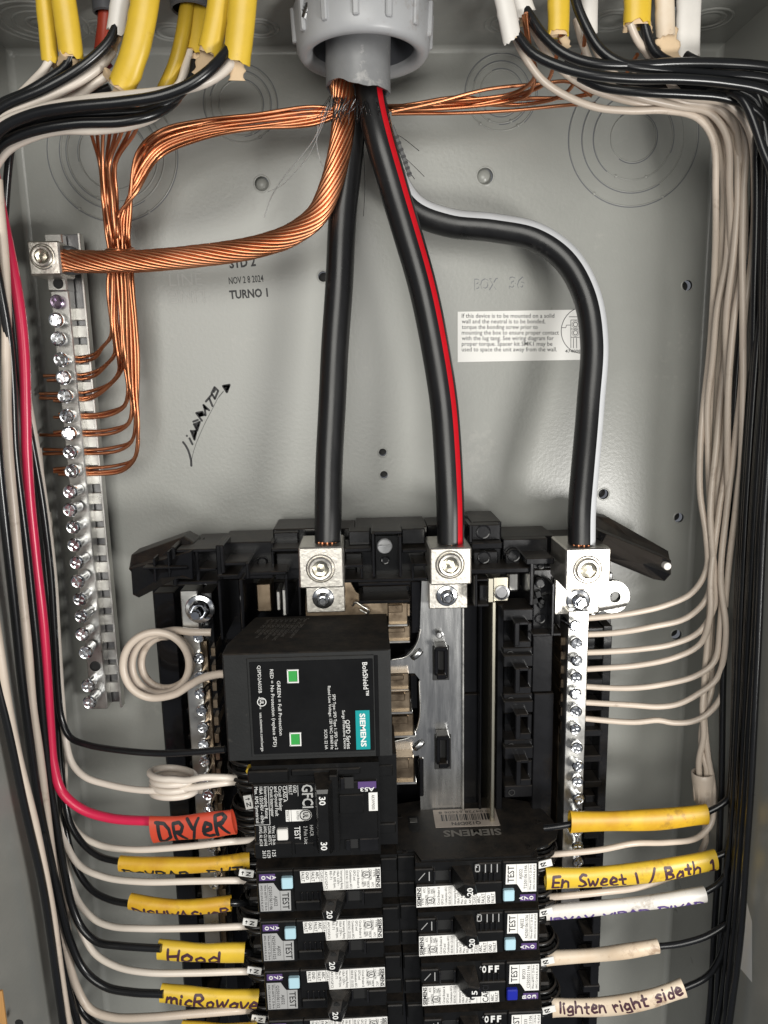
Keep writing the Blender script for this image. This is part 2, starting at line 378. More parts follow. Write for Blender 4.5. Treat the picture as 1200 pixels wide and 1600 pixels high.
for x, z, r, k in hl:
    part(MB().lathe((x, 0, z), (0, 1, 0), [(r + .9, .05), (r + .5, -.22), (r, -.05)], 24, sharp=False), 'mounting_hole', 'paint', enc)
    mb = MB().lathe((x, 0, z), (0, 1, 0), [(r, 0), (r, 2.2)] if k else [(r, 0), (r * 1.05, 3.4)], 20)
    if k: mb.lathe((x, 0, z), (0, 1, 0), [(r, 6), (.02, 6)], 20)
    else: mb.lathe((x - .3, 0, z + .2), (0, 1, 0), [(r, 3.4), (r * .8, 2.6), (r * .55, 1.8), (r * .25, 1.4), (.01, 1.3)], 20, sharp=False)
    part(mb, 'hole_lining', 'dark' if k else 'paint', enc)
part(MB().prism([(XL, 0, ZB), (XL - 1.4, 0, ZB), (XL - 1.4, 0, ZT), (XL, 0, ZT)], (0, -DEEP, 0)), 'side_wall', 'paint', enc)
part(MB().prism([(XR, 0, ZB), (XR + 1.4, 0, ZB), (XR + 1.4, 0, ZT), (XR, 0, ZT)], (0, -DEEP, 0)), 'side_wall', 'paint', enc)
part(MB().prism([(XL - 1.4, 0, ZT), (XR + 1.4, 0, ZT), (XR + 1.4, 0, ZT + 1.4), (XL - 1.4, 0, ZT + 1.4)], (0, -DEEP, 0)), 'top_wall', 'paint', enc)
# the rounded bends between back and walls
def bend(p0, p1, c, name):
    pass
for sgn, X in ((1, XL), (-1, XR)):
    vs = []; n = 6; R = 3.2
    for z in (ZB, ZT - .2):
        for k in range(n + 1):
            a = math.pi / 2 * k / n; vs.append((X + sgn * (R - R * math.sin(a)) + sgn * .02, -(R - R * math.cos(a)) - .02, z))
    part(MB().add(vs, [(k, k + 1, n + 2 + k, n + 1 + k) for k in range(n)], True), 'corner_bend', 'paint', enc)
vs = []; n = 6; R = 3.0
for x in (XL, XR):
    for k in range(n + 1):
        a = math.pi / 2 * k / n; vs.append((x, -(R - R * math.cos(a)) - .03, ZT - (R - R * math.sin(a)) - .02))
part(MB().add(vs, [(k, k + 1, n + 2 + k, n + 1 + k) for k in range(n)], True), 'corner_bend', 'paint', enc)
for X, s in ((XL - 1.4, -1), (XR + 1.4, 1)):
    mb = MB().box(X, X + s * 17, ZB, ZT + 18, DEEP - 1.5, DEEP, .2)
    part(mb, 'front_flange', 'lip', enc)
part(MB().box(XL - 18, XR + 18, ZT + 1.5, ZT + 18, DEEP - 1.4, DEEP + .1, .2), 'front_flange', 'lip', enc)
fh = W(30, 1598, DEEP); part(MB().lathe((fh.x, -DEEP - .06, fh.z), (0, -1, 0), [(1.9, 0), (.02, 0)], 20), 'flange_hole', 'dark', enc)
# knockouts on the back
def ko(px, py, rr):
    c = W(px, py); s = scale(px, py, 0)
    for r in rr:
        R = r / s
        part(MB().lathe((c.x, 0, c.z), (0, -1, 0), [(R - .45, -.05), (R - .22, .32), (R + .05, .46), (R + .28, .30), (R + .45, -.05)], 72, sharp=False), 'knockout_ring', 'paint', enc)
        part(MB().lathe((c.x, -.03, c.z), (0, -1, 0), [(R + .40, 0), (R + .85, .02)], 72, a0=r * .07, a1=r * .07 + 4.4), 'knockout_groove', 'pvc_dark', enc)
    for a, R in ((-2.2, rr[0] / s), (-1.05, rr[0] / s), (-2.0, rr[-2] / s), (-1.2, rr[-2] / s)):
        p = Vector((c.x + R * math.cos(a), 0, c.z + R * math.sin(a)))
        part(MB().lathe(p, (0, -1, 0), [(1.0, -.05), (.8, .35), (.4, .55), (.01, .6)], 12, sharp=False), 'knockout_tab', 'paint', enc)
ko(176, 241, [99, 80, 70, 52]); ko(990, 215, [101, 80, 62, 36]); ko(376, 162, [56, 46, 34]); ko(783, 145, [55, 44, 33])
# knockouts in the top wall
def kt(px, py, rr):
    c = WZ(px, py, ZT)
    for R in rr:
        part(MB().lathe((c.x, c.y, ZT), (0, 0, -1), [(R - .7, -.05), (R - .35, .45), (R, .65), (R + .35, .45), (R + .7, -.05)], 56, sharp=False), 'knockout_ring', 'paint', enc)
    part(MB().lathe((c.x, c.y, ZT), (0, 0, -1), [(rr[-1] - 2, .1), (rr[-1] - 2.4, .35), (.01, .4)], 40, sharp=False), 'knockout_slug', 'paint', enc)
kt(64, 36, [21, 17, 12, 6.5]); kt(404, 44, [9.5, 6.8]); kt(268, 50, [9.5, 6.8]); kt(791, 36, [10, 7]); kt(955, 32, [11, 8]); kt(1106, 30, [11, 8]); kt(163, 46, [9.5, 6.8])
p = WZ(30, 72, ZT); part(MB().lathe((W(14, 82).x, -.1, W(14, 82).z), (0, -1, 0), [(3.4, 0), (2.6, .8), (1.2, 1.1), (.01, 1.2)], 20, sharp=False), 'dimple', 'paint', enc)
# stamped, embossed and inked marks
mb = MB(); mb.ptext('LINE', (265, 447), (316, 445), 18, 0.18); part(mb, 'embossed_letters', 'lip', enc)  # flat letters; paler enamel paints in the light caught by the emboss
mb = MB(); mb.ptext('LINE', (319, 453), (266, 455), 18, 0.18); part(mb, 'embossed_letters', 'lip', enc)  # same paler tone, the emboss highlight put into the colour
mb = MB(); mb.ptext('BOX', (742, 454), (779, 453), 16, 0.22, bold=.02); mb.ptext('36', (796, 452), (821, 452), 17, 0.22, bold=.02); part(mb, 'embossed_letters', 'paint', enc)
mb = MB(); mb.ptext('BOX', (741.4, 453), (778.4, 452), 16, 0.1, bold=.03); mb.ptext('36', (795.4, 451), (820.4, 451), 17, 0.1, bold=.03); part(mb, 'painted_emboss_shadow', 'pvc_dark', enc)  # dark offset copy of the letters, a painted shadow for the emboss
mb = MB(); mb.ptext('STD 2', (359, 419), (400, 415), 13, .12, bold=.035); mb.ptext('NOV 2 8 2024', (358, 444), (412, 440), 10, .12, bold=.012); mb.ptext('TURNO 1', (359, 467), (419, 463), 12, .12, bold=.035); part(mb, 'ink_stamp', 'ink', enc)
def hand_on_panel(name, strokes, m, wd):
    mb = MB()
    for st in strokes:
        q = [W(280 + x / 10.67, 590 + y / 10.67) for x, y in st]
        mb.stroke([(a.x, a.z) for a in q], lambda u, v, d: Vector((u, -.12 - d, v)), wd)
    part(mb, name, m, enc)
hand_on_panel('marker_writing', [
    [(65, 1075), (110, 1135), (150, 1210), (180, 1300), (200, 1390), (203, 1470)], [(127, 970), (130, 972)], [(172, 1012), (222, 1112)],
    [(195, 885), (255, 1035), (290, 880)], [(200, 895), (288, 885)], [(215, 930), (275, 900)], [(230, 960), (280, 930)], [(245, 1000), (285, 900)],
    [(245, 775), (300, 885), (345, 735)], [(250, 780), (340, 740)], [(265, 810), (330, 770)], [(280, 850), (325, 790)],
    [(235, 735), (312, 705)], [(285, 590), (380, 720)], [(290, 590), (390, 570), (400, 620), (330, 640)], [(310, 610), (385, 590)], [(330, 640), (440, 620)], [(320, 625), (400, 600)],
    [(440, 630), (430, 540), (405, 455), (500, 545)], [(425, 510), (470, 530)], [(415, 480), (450, 520)], [(445, 400), (550, 275)], [(500, 340), (555, 475)],
    [(590, 160), (540, 260), (595, 355), (650, 220), (590, 160)], [(575, 240), (600, 200)]], 'ink', 1.15)
hand_on_panel('marker_arrow_head', [[(730, 140), (840, 120), (795, 245), (730, 140)], [(760, 150), (815, 140), (795, 210), (760, 150)], [(735, 145), (790, 150)], [(800, 210), (830, 135)]], 'ink', 1.2)
hand_on_panel('marker_arrow_line', [[(203, 1390), (240, 1230), (290, 1080), (370, 890), (460, 700), (560, 510), (640, 350), (740, 225)], [(660, 320), (735, 230)]], 'graphite', .28)
# the instruction sticker
a, b = W(715, 487), W(716, 562); c = W(914, 562)
st = part(MB().box(a.x, c.x + 1, c.z, a.z, 0.02, 0.14, .05), 'instruction_sticker', 'label', enc)
mb = MB()
for i, (s, x1) in enumerate([('If this device is to be mounted on a solid', 866), ('wall and the neutral is to be bonded,', 852), ('torque the bonding screw prior to', 840), ('mounting the box to ensure proper contact', 873), ('with the lug tang. See wiring diagram for', 865), ('proper torque. Spacer kit SMK1 may be', 863), ('used to space the unit away from the wall.', 870)]):
    mb.ptext(s, (721.5, 496.5 + i * 8.75), (x1, 496.5 + i * 8.75), 6.3, .2, bold=.004)
mb.ptext('4740081 P', (883, 551), (918, 551), 4.5, .2, bold=.01)
c0 = W(912, 516); sc0 = scale(912, 516, 0)
mb.lathe((c0.x, -.2, c0.z), (0, -1, 0), [(35 / sc0, 0), (36 / sc0, 0)], 60)
def line(mb, p0, p1, w, h):
    A, B = W(*p0, h), W(*p1, h); d = (B - A).normalized(); n = d.cross(FRONT) * (w / 2)
    mb.add([A + n, A - n, B - n, B + n], [(0, 1, 2, 3)])
for p0, p1 in (((892, 500), (892, 544)), ((906, 500), (906, 528)), ((892, 500), (906, 500)), ((892, 514), (906, 514)), ((892, 527), (906, 527)), ((877, 512), (884, 512)), ((884, 512), (885, 508)), ((885, 508), (892, 508)), ((896, 528), (896, 544)), ((901, 528), (901, 544)), ((889, 495), (906, 495))): line(mb, p0, p1, .3, .2)
for y in (507, 520):
    q = W(899, y); mb.lathe((q.x, -.2, q.z), (0, -1, 0), [(1.0, 0), (1.35, 0)], 16); mb.lathe((q.x, -.2, q.z), (0, -1, 0), [(1.8, 0), (2.0, 0)], 16)
o = mb.build('print', 'ink', None, enc.o); o.location = (0, 0, 0); o.parent = st
# approval sticker on the shaded side wall
y0, y1 = -62, -84
def on_wall(px, py):                                      # a point of the side wall seen at that pixel
    d = ray(px, py); t = (XR - .15 - CAM.x) / d.x; return CAM + d * t
q = [on_wall(1150, 1505), on_wall(1175, 1535), on_wall(1175, 1440), on_wall(1163, 1395), on_wall(1152, 1395)]
st2 = part(MB().add(q, [(0, 1, 2, 3, 4)]), 'wall_sticker', 'label', enc)
# wall board and stud outside the box
tag(MB().box(XL - 210, XL - 12.2, ZB - 40, ZT + 120, DEEP - 16, DEEP - 3, .3).build('drywall_edge', 'drywall', kind='structure'), 'rough grey edge of the wall board beside the panel box', 'wall')
tag(MB().box(XR + 12.2, XR + 210, ZB - 40, ZT + 120, DEEP - 16, DEEP - 3, .3).build('drywall', 'label', kind='structure'), 'pale wall board past the box on its shaded side', 'wall')
wx = W(8, 1590, DEEP + 1.6)
tag(MB().box(wx.x - 60, wx.x, ZB, W(4, 1545, DEEP).z, DEEP + .1, DEEP + 1.6, .3).build('wood_strip', 'wood'), 'sliver of yellow pine wood at the bottom corner of the box', 'wood strip')
# ------------------------------------------------------------------ the plastic interior that carries buses and breakers
base = Root('breaker_mounting_base', 'black moulded plastic base behind the breakers with flared guide arms', 'mounting base', (0, 0, ZB))
def pb(name, rects, m='plastic', bev=.45):
    mb = MB()
    for r in rects: mb.pbox(*r, bev)
    return part(mb, name, m, base)
pb('base_tray', [(268, 905, 942, 1700, 2, 12)])
for x0, x1 in ((276, 300), (918, 942)):
    pass
pb('side_rail', [(270, 925, 300, 1700, 12, 24)]); pb('side_rail', [(338, 925, 356, 1700, 12, 34)]); pb('side_rail', [(930, 978, 943, 1700, 12, 24)], 'plastic2')
for i in range(16):
    y = 985 + i * 41
    pb('rail_rib', [(284 + i * 2.4, y, 308 + i * 2.2, y + 7, 12, 27)])
    pb('rail_rib', [(912, y - 4 - i, 943 - i * .4, y + 6 - i, 12, 25)], 'plastic2')
    if i % 3 == 0: pb('rail_pocket', [(914, y + 12, 930, y + 30, 12, 20)], 'plastic2')
# top ledge: stepped blocks
for r in [(300, 850, 345, 905, 8, 34), (345, 847, 426, 905, 8, 38), (428, 826, 500, 905, 8, 35), (500, 826, 556, 905, 8, 30), (556, 824, 668, 905, 8, 36), (668, 820, 738, 905, 8, 30), (738, 815, 783, 905, 8, 38), (783, 838, 866, 895, 8, 34), (866, 838, 940, 915, 8, 26)]: pb('ledge_block', [r])
pb('cell_frame', [(268, 855, 275, 916, 30, 54), (305, 860, 311, 910, 30, 50), (338, 852, 347, 903, 30, 55), (275, 858, 338, 863, 30, 52), (275, 888, 338, 893, 30, 49), (275, 908, 340, 914, 30, 51)])
pb('ledge_shelf', [(347, 878, 388, 884, 36, 56)]); pb('ledge_shelf', [(384, 880, 389, 905, 36, 58)]); pb('ledge_shelf', [(386, 893, 448, 899, 36, 56)]); pb('ledge_shelf', [(424, 857, 472, 862, 34, 52)]); pb('ledge_shelf', [(340, 898, 372, 902, 36, 56)])
pb('ledge_wall', [(424, 848, 428, 892, 34, 48)]); pb('ledge_wall', [(344, 852, 350, 896, 36, 58)]); pb('ledge_wall', [(444, 893, 450, 906, 36, 54)])
pb('moulding_plate', [(428, 832, 466, 856, 35, 40)], 'plastic2'); pb('moulding_plate', [(432, 864, 468, 890, 35, 42)], 'plastic2'); pb('moulding_plate', [(545, 830, 578, 852, 36, 46)], 'plastic2'); pb('moulding_plate', [(540, 864, 566, 886, 36, 40)])
pb('ledge_shelf', [(538, 856, 581, 863, 36, 52)]); pb('ledge_shelf', [(538, 882, 567, 887, 36, 52), (563, 887, 567, 904, 36, 52)]); pb('ledge_shelf', [(536, 904, 668, 909, 30, 50)])
pb('screw_bracket', [(581, 833, 586, 902, 36, 56), (623, 837, 628, 902, 36, 56), (581, 830, 628, 835, 36, 54)]); pb('bracket_plate', [(586, 836, 623, 902, 36, 42)], 'gloss')
pb('moulding_plate', [(628, 826, 664, 850, 36, 45)], 'plastic2'); pb('ledge_shelf', [(628, 858, 668, 864, 36, 51)]); pb('ledge_shelf', [(643, 880, 647, 905, 36, 52), (647, 880, 668, 885, 36, 52)])
pb('moulding_plate', [(737, 820, 782, 844, 38, 45)], 'plastic2'); pb('ledge_shelf', [(737, 848, 785, 858, 38, 51)]); pb('moulding_plate', [(740, 862, 778, 884, 38, 42)], 'plastic2'); pb('ledge_wall', [(733, 820, 738, 848, 36, 52)], 'plastic2')
pb('moulding_plate', [(786, 842, 856, 868, 34, 40)], 'plastic2'); pb('moulding_plate', [(790, 864, 812, 884, 34, 43)], 'plastic2'); pb('ledge_shelf', [(735, 888, 830, 896, 34, 53)]); pb('ledge_shelf', [(822, 872, 866, 882, 34, 55)]); pb('ledge_wall', [(828, 880, 834, 946, 30, 55)], 'plastic2')
for px, py, r, h in ((755, 831, 11, 45), (756, 871, 10, 42), (803, 868, 10, 43), (602, 875, 7, 42), (410, 878, 8, 39), (844, 911, 8, 40), (844, 966, 9, 36), (845, 884, 6, 40)):
    q = W(px, py, h); part(MB().lathe(q, (0, -1, 0), [(r / 2.9, -2), (r / 2.9, .35), (r / 2.9 - .4, .6), (r / 2.9 - .9, .45), (.01, .45)], 24), 'mould_disc', 'plastic2', base)
# flared guide arms: thick paddles with a fold along the middle
def arm(halves, h0):
    for pts in halves:
        q = [W(x, y, h) for x, y, h in pts]; c = sum(q, Vector()) / len(q); mb = MB(); n = len(q); R = []
        for dy, f in ((None, 1.0), (1.6, 1.0), (.4, .975), (0, .94)):
            R += [Vector((c.x + (p.x - c.x) * f, -h0 if dy is None else p.y + dy, c.z + (p.z - c.z) * f)) for p in q]
        mb.add(R, [(k * n + i, k * n + (i + 1) % n, (k + 1) * n + (i + 1) % n, (k + 1) * n + i) for k in range(3) for i in range(n)])
        mb.add(R[-n:] + [sum(R[-n:], Vector()) / n], [(i, (i + 1) % n, n) for i in range(n)]); part(mb, 'guide_arm', 'plastic', base)
arm([[(200, 890, 48), (204, 868, 40), (287, 838, 38), (302, 848, 40), (302, 872, 50), (212, 905, 52)], [(203, 888, 52), (300, 860, 54), (302, 905, 60), (284, 900, 60), (216, 935, 60), (206, 930, 58)]], 24)
arm([[(930, 806, 32), (952, 809, 32), (1046, 862, 34), (1050, 884, 50), (936, 838, 50)], [(930, 826, 56), (1050, 876, 57), (1050, 898, 47), (1040, 909, 44), (1022, 906, 43), (930, 868, 42)]], 22)
pb('arm_web', [(222, 886, 292, 889, 50, 59)], 'plastic'); pb('arm_web', [(240, 872, 243, 914, 50, 58)]); pb('arm_web', [(262, 862, 265, 904, 50, 58)])
q = W(1043, 885, 58); part(MB().lathe(q, (0, -1, 0), [(1.9, -3), (1.9, 0), (1.5, .3), (.01, .3)], 20), 'white_dot', 'white_sheath', base)
# right of the bus: flat covers, hook comb, dark slats
pb('cover_strip', [(833, 890, 866, 990, 14, 36)], 'plastic2'); pb('cover_strip', [(832, 993, 863, 1081, 14, 35)], 'plastic2'); pb('cover_strip', [(832, 1084, 863, 1330, 14, 35)], 'plastic2'); pb('cover_strip', [(864, 1000, 876, 1340, 12, 22)])
pb('corner_frame', [(862, 912, 866, 994, 30, 46), (832, 990, 877, 994, 30, 44)], 'plastic2')
for dx in (0, 1):
    pass
q = W(843, 936, 37); mb = MB()
for a in (0.3, 1.87): mb.obox(q, Vector((math.cos(a), 0, math.sin(a))) * 5.0, (0, 1.2, 0), Vector((-math.sin(a), 0, math.cos(a))) * 1.7, .4)
mb.lathe(q + Vector((1, -1.2, -.8)), (0, -1, 0), [(1.5, 0), (1.5, .8), (1.1, 1.1), (.01, 1.1)], 16); part(mb, 'star_clip', 'gloss', base)
for i in range(4):
    y = 952 + 72 * i; d = i * .8
    pb('comb_block', [(786 + d, y, 833, y + 18, 20, 40)], 'plastic2'); pb('comb_block', [(786 + d, y + 60, 832, y + 78, 20, 36)], 'plastic2')
    pb('comb_back', [(786 + d, y + 18, 803, y + 62, 14, 26)])
    pb('hook', [(804 + d, y + 21, 812 + d, y + 58, 26, 47), (804 + d, y + 50, 830, y + 60, 26, 44), (824, y + 21, 831, y + 52, 26, 40), (806 + d, y + 20, 826, y + 25, 26, 46)], 'plastic2')
    q = W(797 + d, y + 70, 36.3); part(MB().lathe(q, (0, -1, 0), [(1.9, 0), (1.9, .3), (1.4, .3), (1.4, -1), (.01, -1)], 18), 'comb_hole', 'dark', base)
pb('slat', [(724, 945, 746, 1082, 12, 27)]); pb('slat', [(724, 1085, 746, 1300, 12, 27)]); pb('slat', [(749, 915, 753, 1300, 12, 34)]); pb('slat', [(757, 945, 766, 1300, 12, 24)]); pb('slat', [(776, 945, 786, 1300, 12, 34)])
pb('bracket_wall', [(744, 905, 764, 908, 24, 52), (742, 898, 746, 948, 24, 52), (746, 944, 764, 948, 24, 52), (764, 893, 790, 897, 24, 52)], 'plastic2'); pb('latch_block', [(749, 914, 762, 940, 24, 46)], 'plastic2')
# left clutter between ledge and surge protector
pb('divider', [(376, 905, 382, 1010, 14, 50)]); pb('divider', [(342, 905, 347, 1000, 14, 44)]); pb('divider', [(446, 905, 450, 960, 14, 48)]); pb('divider', [(466, 905, 470, 962, 14, 40)]); pb('divider', [(350, 905, 376, 1000, 12, 20)])
pb('recess_frame', [(560, 910, 642, 915, 26, 50), (560, 938, 640, 943, 26, 50), (566, 915, 640, 925, 20, 34)], 'plastic')
pb('recess_back', [(553, 905, 657, 1000, 10, 18)])
part(MB().lathe(W(601, 853, 42.5), (0, -1, 0), [(3.9, -3), (3.9, .6), (3.4, 1.2), (2.9, 1.2)], 28).lathe(W(601, 853, 42.5), (0, -1, 0), [(2.9, 1.2), (2.9, .7), (.01, .9)], 28).obox(W(601, 853, 44.1), (3.0, 0, 0.1), (0, .45, 0), (0, 0, .38), .1), 'plastic_screw', 'pvc', base)
# ------------------------------------------------------------------ bus bar, stabs
bus = Root('bus_bar', 'bare grey metal bus plate with stabs exposed above the slotted breaker', 'bus bar', W(690, 1240, 28))
def px2(pts, h): return [(W(x, y, h).x, W(x, y, h).z) for x, y in pts]
part(MB().plate(px2([(659, 908), (725, 908), (724, 1330), (659, 1330), (655, 1180), (646, 1182), (612, 1172), (612, 1160), (646, 1150), (655, 1128), (656, 1062), (648, 1052), (610, 1052), (610, 1032), (632, 1026), (650, 1008), (656, 985)], 32), [px2([(640.5, 1115), (640.6, 1115), (640.6, 1116)], 32)][:0], 28, 32), 'bus_plate', 'bus', bus)
part(MB().pbox(722, 950, 725.5, 1330, 24, 33.4, .3), 'plate_edge', 'bar', bus)
part(MB().tube(path([(657, 984, 32.3), (652, 1004, 32.3), (636, 1025, 32.3), (612, 1031, 32.3)], 1), .55, sides=8), 'plate_edge', 'bar', bus)
part(MB().tube(path([(655, 1064, 32.3), (655, 1126, 32.3), (645, 1149, 32.3), (614, 1159, 32.3)], 1), .5, sides=8), 'plate_edge', 'bar', bus)
for x, y in ((651, 1022), (654, 1164)):
    c = W(x, y, 32); d = Vector((.75, 0, .66)); part(MB().tube(cr([c - d * 3.2, c - d * 1.5 + FRONT * .9, c + d * 1.5 + FRONT * .9, c + d * 3.2], .5), 1.9, 1.0, sides=12), 'pressed_rib', 'bus', bus)
q = W(688, 992, 32); part(MB().lathe(q, (-.25, -1, .3), [(1.7, -1), (1.7, 4.2), (1.3, 4.8), (.01, 4.9)], 18), 'stud', 'steel', bus)
for x, y in ((689, 1036), (692, 1175)):
    part(MB().pbox(x - 13, y - 27, x + 13, y + 27, 31.5, 32.6, .2), 'clip_slot', 'dark', bus)
    part(MB().pbox(x - 10, y - 22, x - 4, y + 20, 32, 37, .4).pbox(x + 5, y - 22, x + 11, y + 24, 32, 37, .4).pbox(x - 9, y - 25, x + 10, y - 18, 32, 40, .4).pbox(x - 6, y + 18, x + 8, y + 26, 32, 39, .4), 'plastic_clip', 'plastic', bus)
for x0, y0, x1, y1, h, m in [(606, 942, 637, 975, 41, 'bronze'), (606, 978, 641, 1001, 37, 'bronze'), (608, 1052, 639, 1077, 37, 'bronze'), (608, 1081, 641, 1112, 41, 'bronze'), (612, 1116, 646, 1149, 38, 'bronze'), (614, 1184, 647, 1222, 41, 'bronze')]:
    s = part(MB().pbox(x0, y0, x1, y1, 18, h, .5).pbox(x0, y0 + 3, x1 - 8, (y0 + y1) / 2 - 1, h - 1, h + 1.2, .4), 'stab', m, bus)
    e = MB().pbox(x0, y1 + .5, x1 + (4 if y1 > 1100 else 0), y1 + 4, 18, h + 2.4, .25); o = e.build('stab_edge', 'bar', None, bus.o); o.location = (0, 0, 0); o.parent = s
part(MB().pbox(641, 1054, 653, 1108, 16, 27, .6), 'insulator', 'plastic', bus); part(MB().pbox(655, 1185, 662, 1245, 24, 33.2, .6), 'insulator', 'plastic', bus); part(MB().pbox(642, 908, 658, 990, 14, 30, .6), 'insulator', 'plastic', bus)
bus2 = Root('bus_strap', 'dark bronze bus strap curving past the first cable lug', 'bus bar', W(560, 960, 24))
part(MB().plate(px2([(478, 905), (545, 905), (556, 925), (575, 938), (640, 944), (640, 962), (478, 962)], 36), [], 32, 36), 'strap', 'bronze', bus2)
part(MB().tube(path([(551, 946, 37), (556, 941, 39), (566, 947, 40), (576, 954, 39), (574, 958, 38), (562, 952, 38)], 1), .7, sides=8), 'wire_snip', 'alu', bus2)
rail = Root('steel_edge_rail', 'long thin steel edge rail between the bus plate and hook comb', 'rail', W(770, 1240, 20))
part(MB().pbox(767, 940, 774, 1330, 18, 46, .8), 'rail_blade', 'brass', rail); part(MB().pbox(762, 903, 772, 942, 22, 50, .5).pbox(770, 901, 795, 940, 22, 44, .6), 'rail_foot', 'brass', rail)
part(MB().pbox(793, 894, 812, 925, 20, 36, 1.2), 'rail_tongue', 'bar', rail)
q = W(784, 926, 44.3); part(MB().lathe(q, (0, -1, 0), [(3.9, 0), (3.9, .7), (3, .9), (2.7, .3), (.01, .3)], 24), 'rivet', 'steel', rail)
tag(MB().pbox(432, 924, 438, 954, 30, 46, .5).pbox(441, 921, 447, 962, 30, 48, .5).build('metal_tab_pair', 'bar'), 'pair of small bright upright metal tabs above the surge protector', 'metal tab')
tag(MB().pbox(401, 912, 424, 956, 16, 30, .6).build('stab_stub', 'bronze'), 'short tarnished metal stub in the gap under the stepped ledge', 'metal stub')
# ------------------------------------------------------------------ screws
def screw_mesh(r, hd, shaft, kind='cross'):
    mb = MB()
    mb.lathe((0, 0, 0), (0, -1, 0), [(r * .72, -shaft), (r * .72, 0)], 14)
    mb.lathe((0, 0, 0), (0, -1, 0), [(r * .72, 0), (r, .05), (r, hd * .7), (r * .86, hd)], 20); mb.lathe((0, 0, 0), (0, -1, 0), [(r * .86, hd), (r * .55, hd * .8)], 20)
    for k in range(4):
        a = k * math.pi / 2 + .35; n = 4; w = 1.12
        arc = [(math.cos(a + w * (i / n - .5)) * r * .72, math.sin(a + w * (i / n - .5)) * r * .72) for i in range(n + 1)]
        P = [(math.cos(a) * r * .2, math.sin(a) * r * .2)] + arc
        if kind == 'slot' and k % 2: continue
        mb.prism([(x, -hd * .5, z) for x, z in P], (0, -hd * .55, 0))
    mb.lathe((0, -hd * .55, 0), (0, -1, 0), [(r * .6, 0), (.01, -.1)], 16)
    me = bpy.data.meshes.new('screw'); me.from_pydata([v * MM for v in mb.v], [], mb.f); me.polygons.foreach_set('use_smooth', mb.sm); return me
SCREW = screw_mesh(3.7, 2.0, 10); SCREW.materials.append(M['zinc'])
SLOT = screw_mesh(3.5, 1.4, 6, 'slot'); SLOT.materials.append(M['zincv'])
SCREWB = screw_mesh(3.1, 1.8, 12); SCREWB.materials.append(M['zinc'])
def screw(root, me, pos, tilt=(0, 0)):
    o = bpy.data.objects.new('screw', me); SC.collection.objects.link(o); o.parent = root.e
    o.location = (Vector(pos) - root.o) * MM; o.rotation_euler = (tilt[0], random.uniform(0, 6.28), tilt[1])
    return o
# ------------------------------------------------------------------ ground bar
gx = W(103, 600, 22).x
gb = Root('grounding_bar', 'tall narrow metal grounding bar full of screws by the copper bundle', 'grounding bar', (gx, 0, W(150, 1105, 20).z))
zt, zb = W(90, 432, 22).z, W(160, 1108, 20).z
part(MB().box(gx - 4.2, gx + 5.0, zb, zt, 12, 20, .5), 'bar_body', 'bar', gb)
part(MB().box(gx + 2.0, gx + 10.6, zb, W(110, 368, 8).z, 9, 11, .2), 'base_rail', 'steel', gb)
part(MB().box(gx + 9.9, gx + 11.1, zb - 2, W(110, 368, 8).z, 9, 14.5, .2), 'rail_lip', 'bar', gb)
ys = [472, 500, 530, 562, 590, 619, 650, 677, 706, 736, 768, 796, 823, 851, 878, 907, 935, 962, 990, 1018, 1042, 1070, 1096]
hx = [90, 87, 91, 97, 100, 103, 106, 109, 111, 114, 112.5, 111, 115, 117, 122, 124, 125, 129, 129, 136, 144, 138, 141]
zs = []
for i, y in enumerate(ys):
    z = W(105 + (y - 500) * .075, y, 21).z; zs.append(z)
    if i < 22: part(MB().box(gx + 4.6, gx + 9.8, z - 8.4, z - 2.2, 11, 12.6, .3), 'clip_bridge', 'bar', gb)
    if i in (20,):
        part(MB().lathe((gx + .4, -20.05, z), (0, -1, 0), [(2.9, 0), (2.9, .4), (2.3, .5), (2.2, .02), (.01, .02)], 20), 'empty_screw_hole', 'dark', gb); continue
    hh = 22.5 if i < 1 else (24.5 if i < 10 else 28.5 + (i % 4) * 1.1)
    p = W(hx[i], y, hh)
    screw(gb, SLOT if i == 0 else SCREW, (gx + .1 + (p.x - gx) * .6 if i else gx, -hh, z if i == 0 else p.z), (random.uniform(-.12, .12), random.uniform(-.12, .12)))
part(MB().box(gx - 4.5, gx + 5.2, W(90, 455, 22).z, W(90, 432, 22).z + 1, 12, 22, .6), 'bar_head', 'bar', gb)
part(MB().lathe((gx + 1, -22.1, W(93, 443, 22).z), (0, -1, 0), [(2.6, .0), (2.4, .25), (2.2, .05), (.01, .05)], 20), 'screw_hole', 'dark', gb)
part(MB().pbox(70, 365, 98, 400, 12, 18, .5), 'bar_end_plate', 'bar', gb)
for zz in (zt + 12, zb + 20): part(MB().box(gx - 2, gx + 6, zz - 4, zz + 4, 0, 9.2, .4), 'standoff', 'plastic', gb)
gl = Root('ground_lug', 'square metal lug clamping the thick bare copper conductor', 'cable lug', W(70, 402, 18))
part(MB().pbox(44, 376, 94, 430, 20, 38, .8), 'lug_body', 'alu', gl)
def setscrew(root, px, py, h, r, name='set_screw', m='alu'):
    q = W(px, py, h)
    part(MB().lathe(q, (0, -1, 0), [(r, -.05), (r, .35), (r * .93, .7), (r * .90, .3), (r * .85, .3), (r * .82, 1.3), (r * .73, 1.8), (r * .58, 1.7)], 36).lathe(q, (0, -1, 0), [(r * .6, 1.69), (r * .56, .5)], 6, ph=.3), name, m, root)
    part(MB().lathe(q, (0, -1, 0), [(r * .60, .75), (r * .33, .22), (.01, .5)], 6, ph=.3), 'hex_socket', 'brass', root)
setscrew(gl, 67, 401, 38, 6.0)
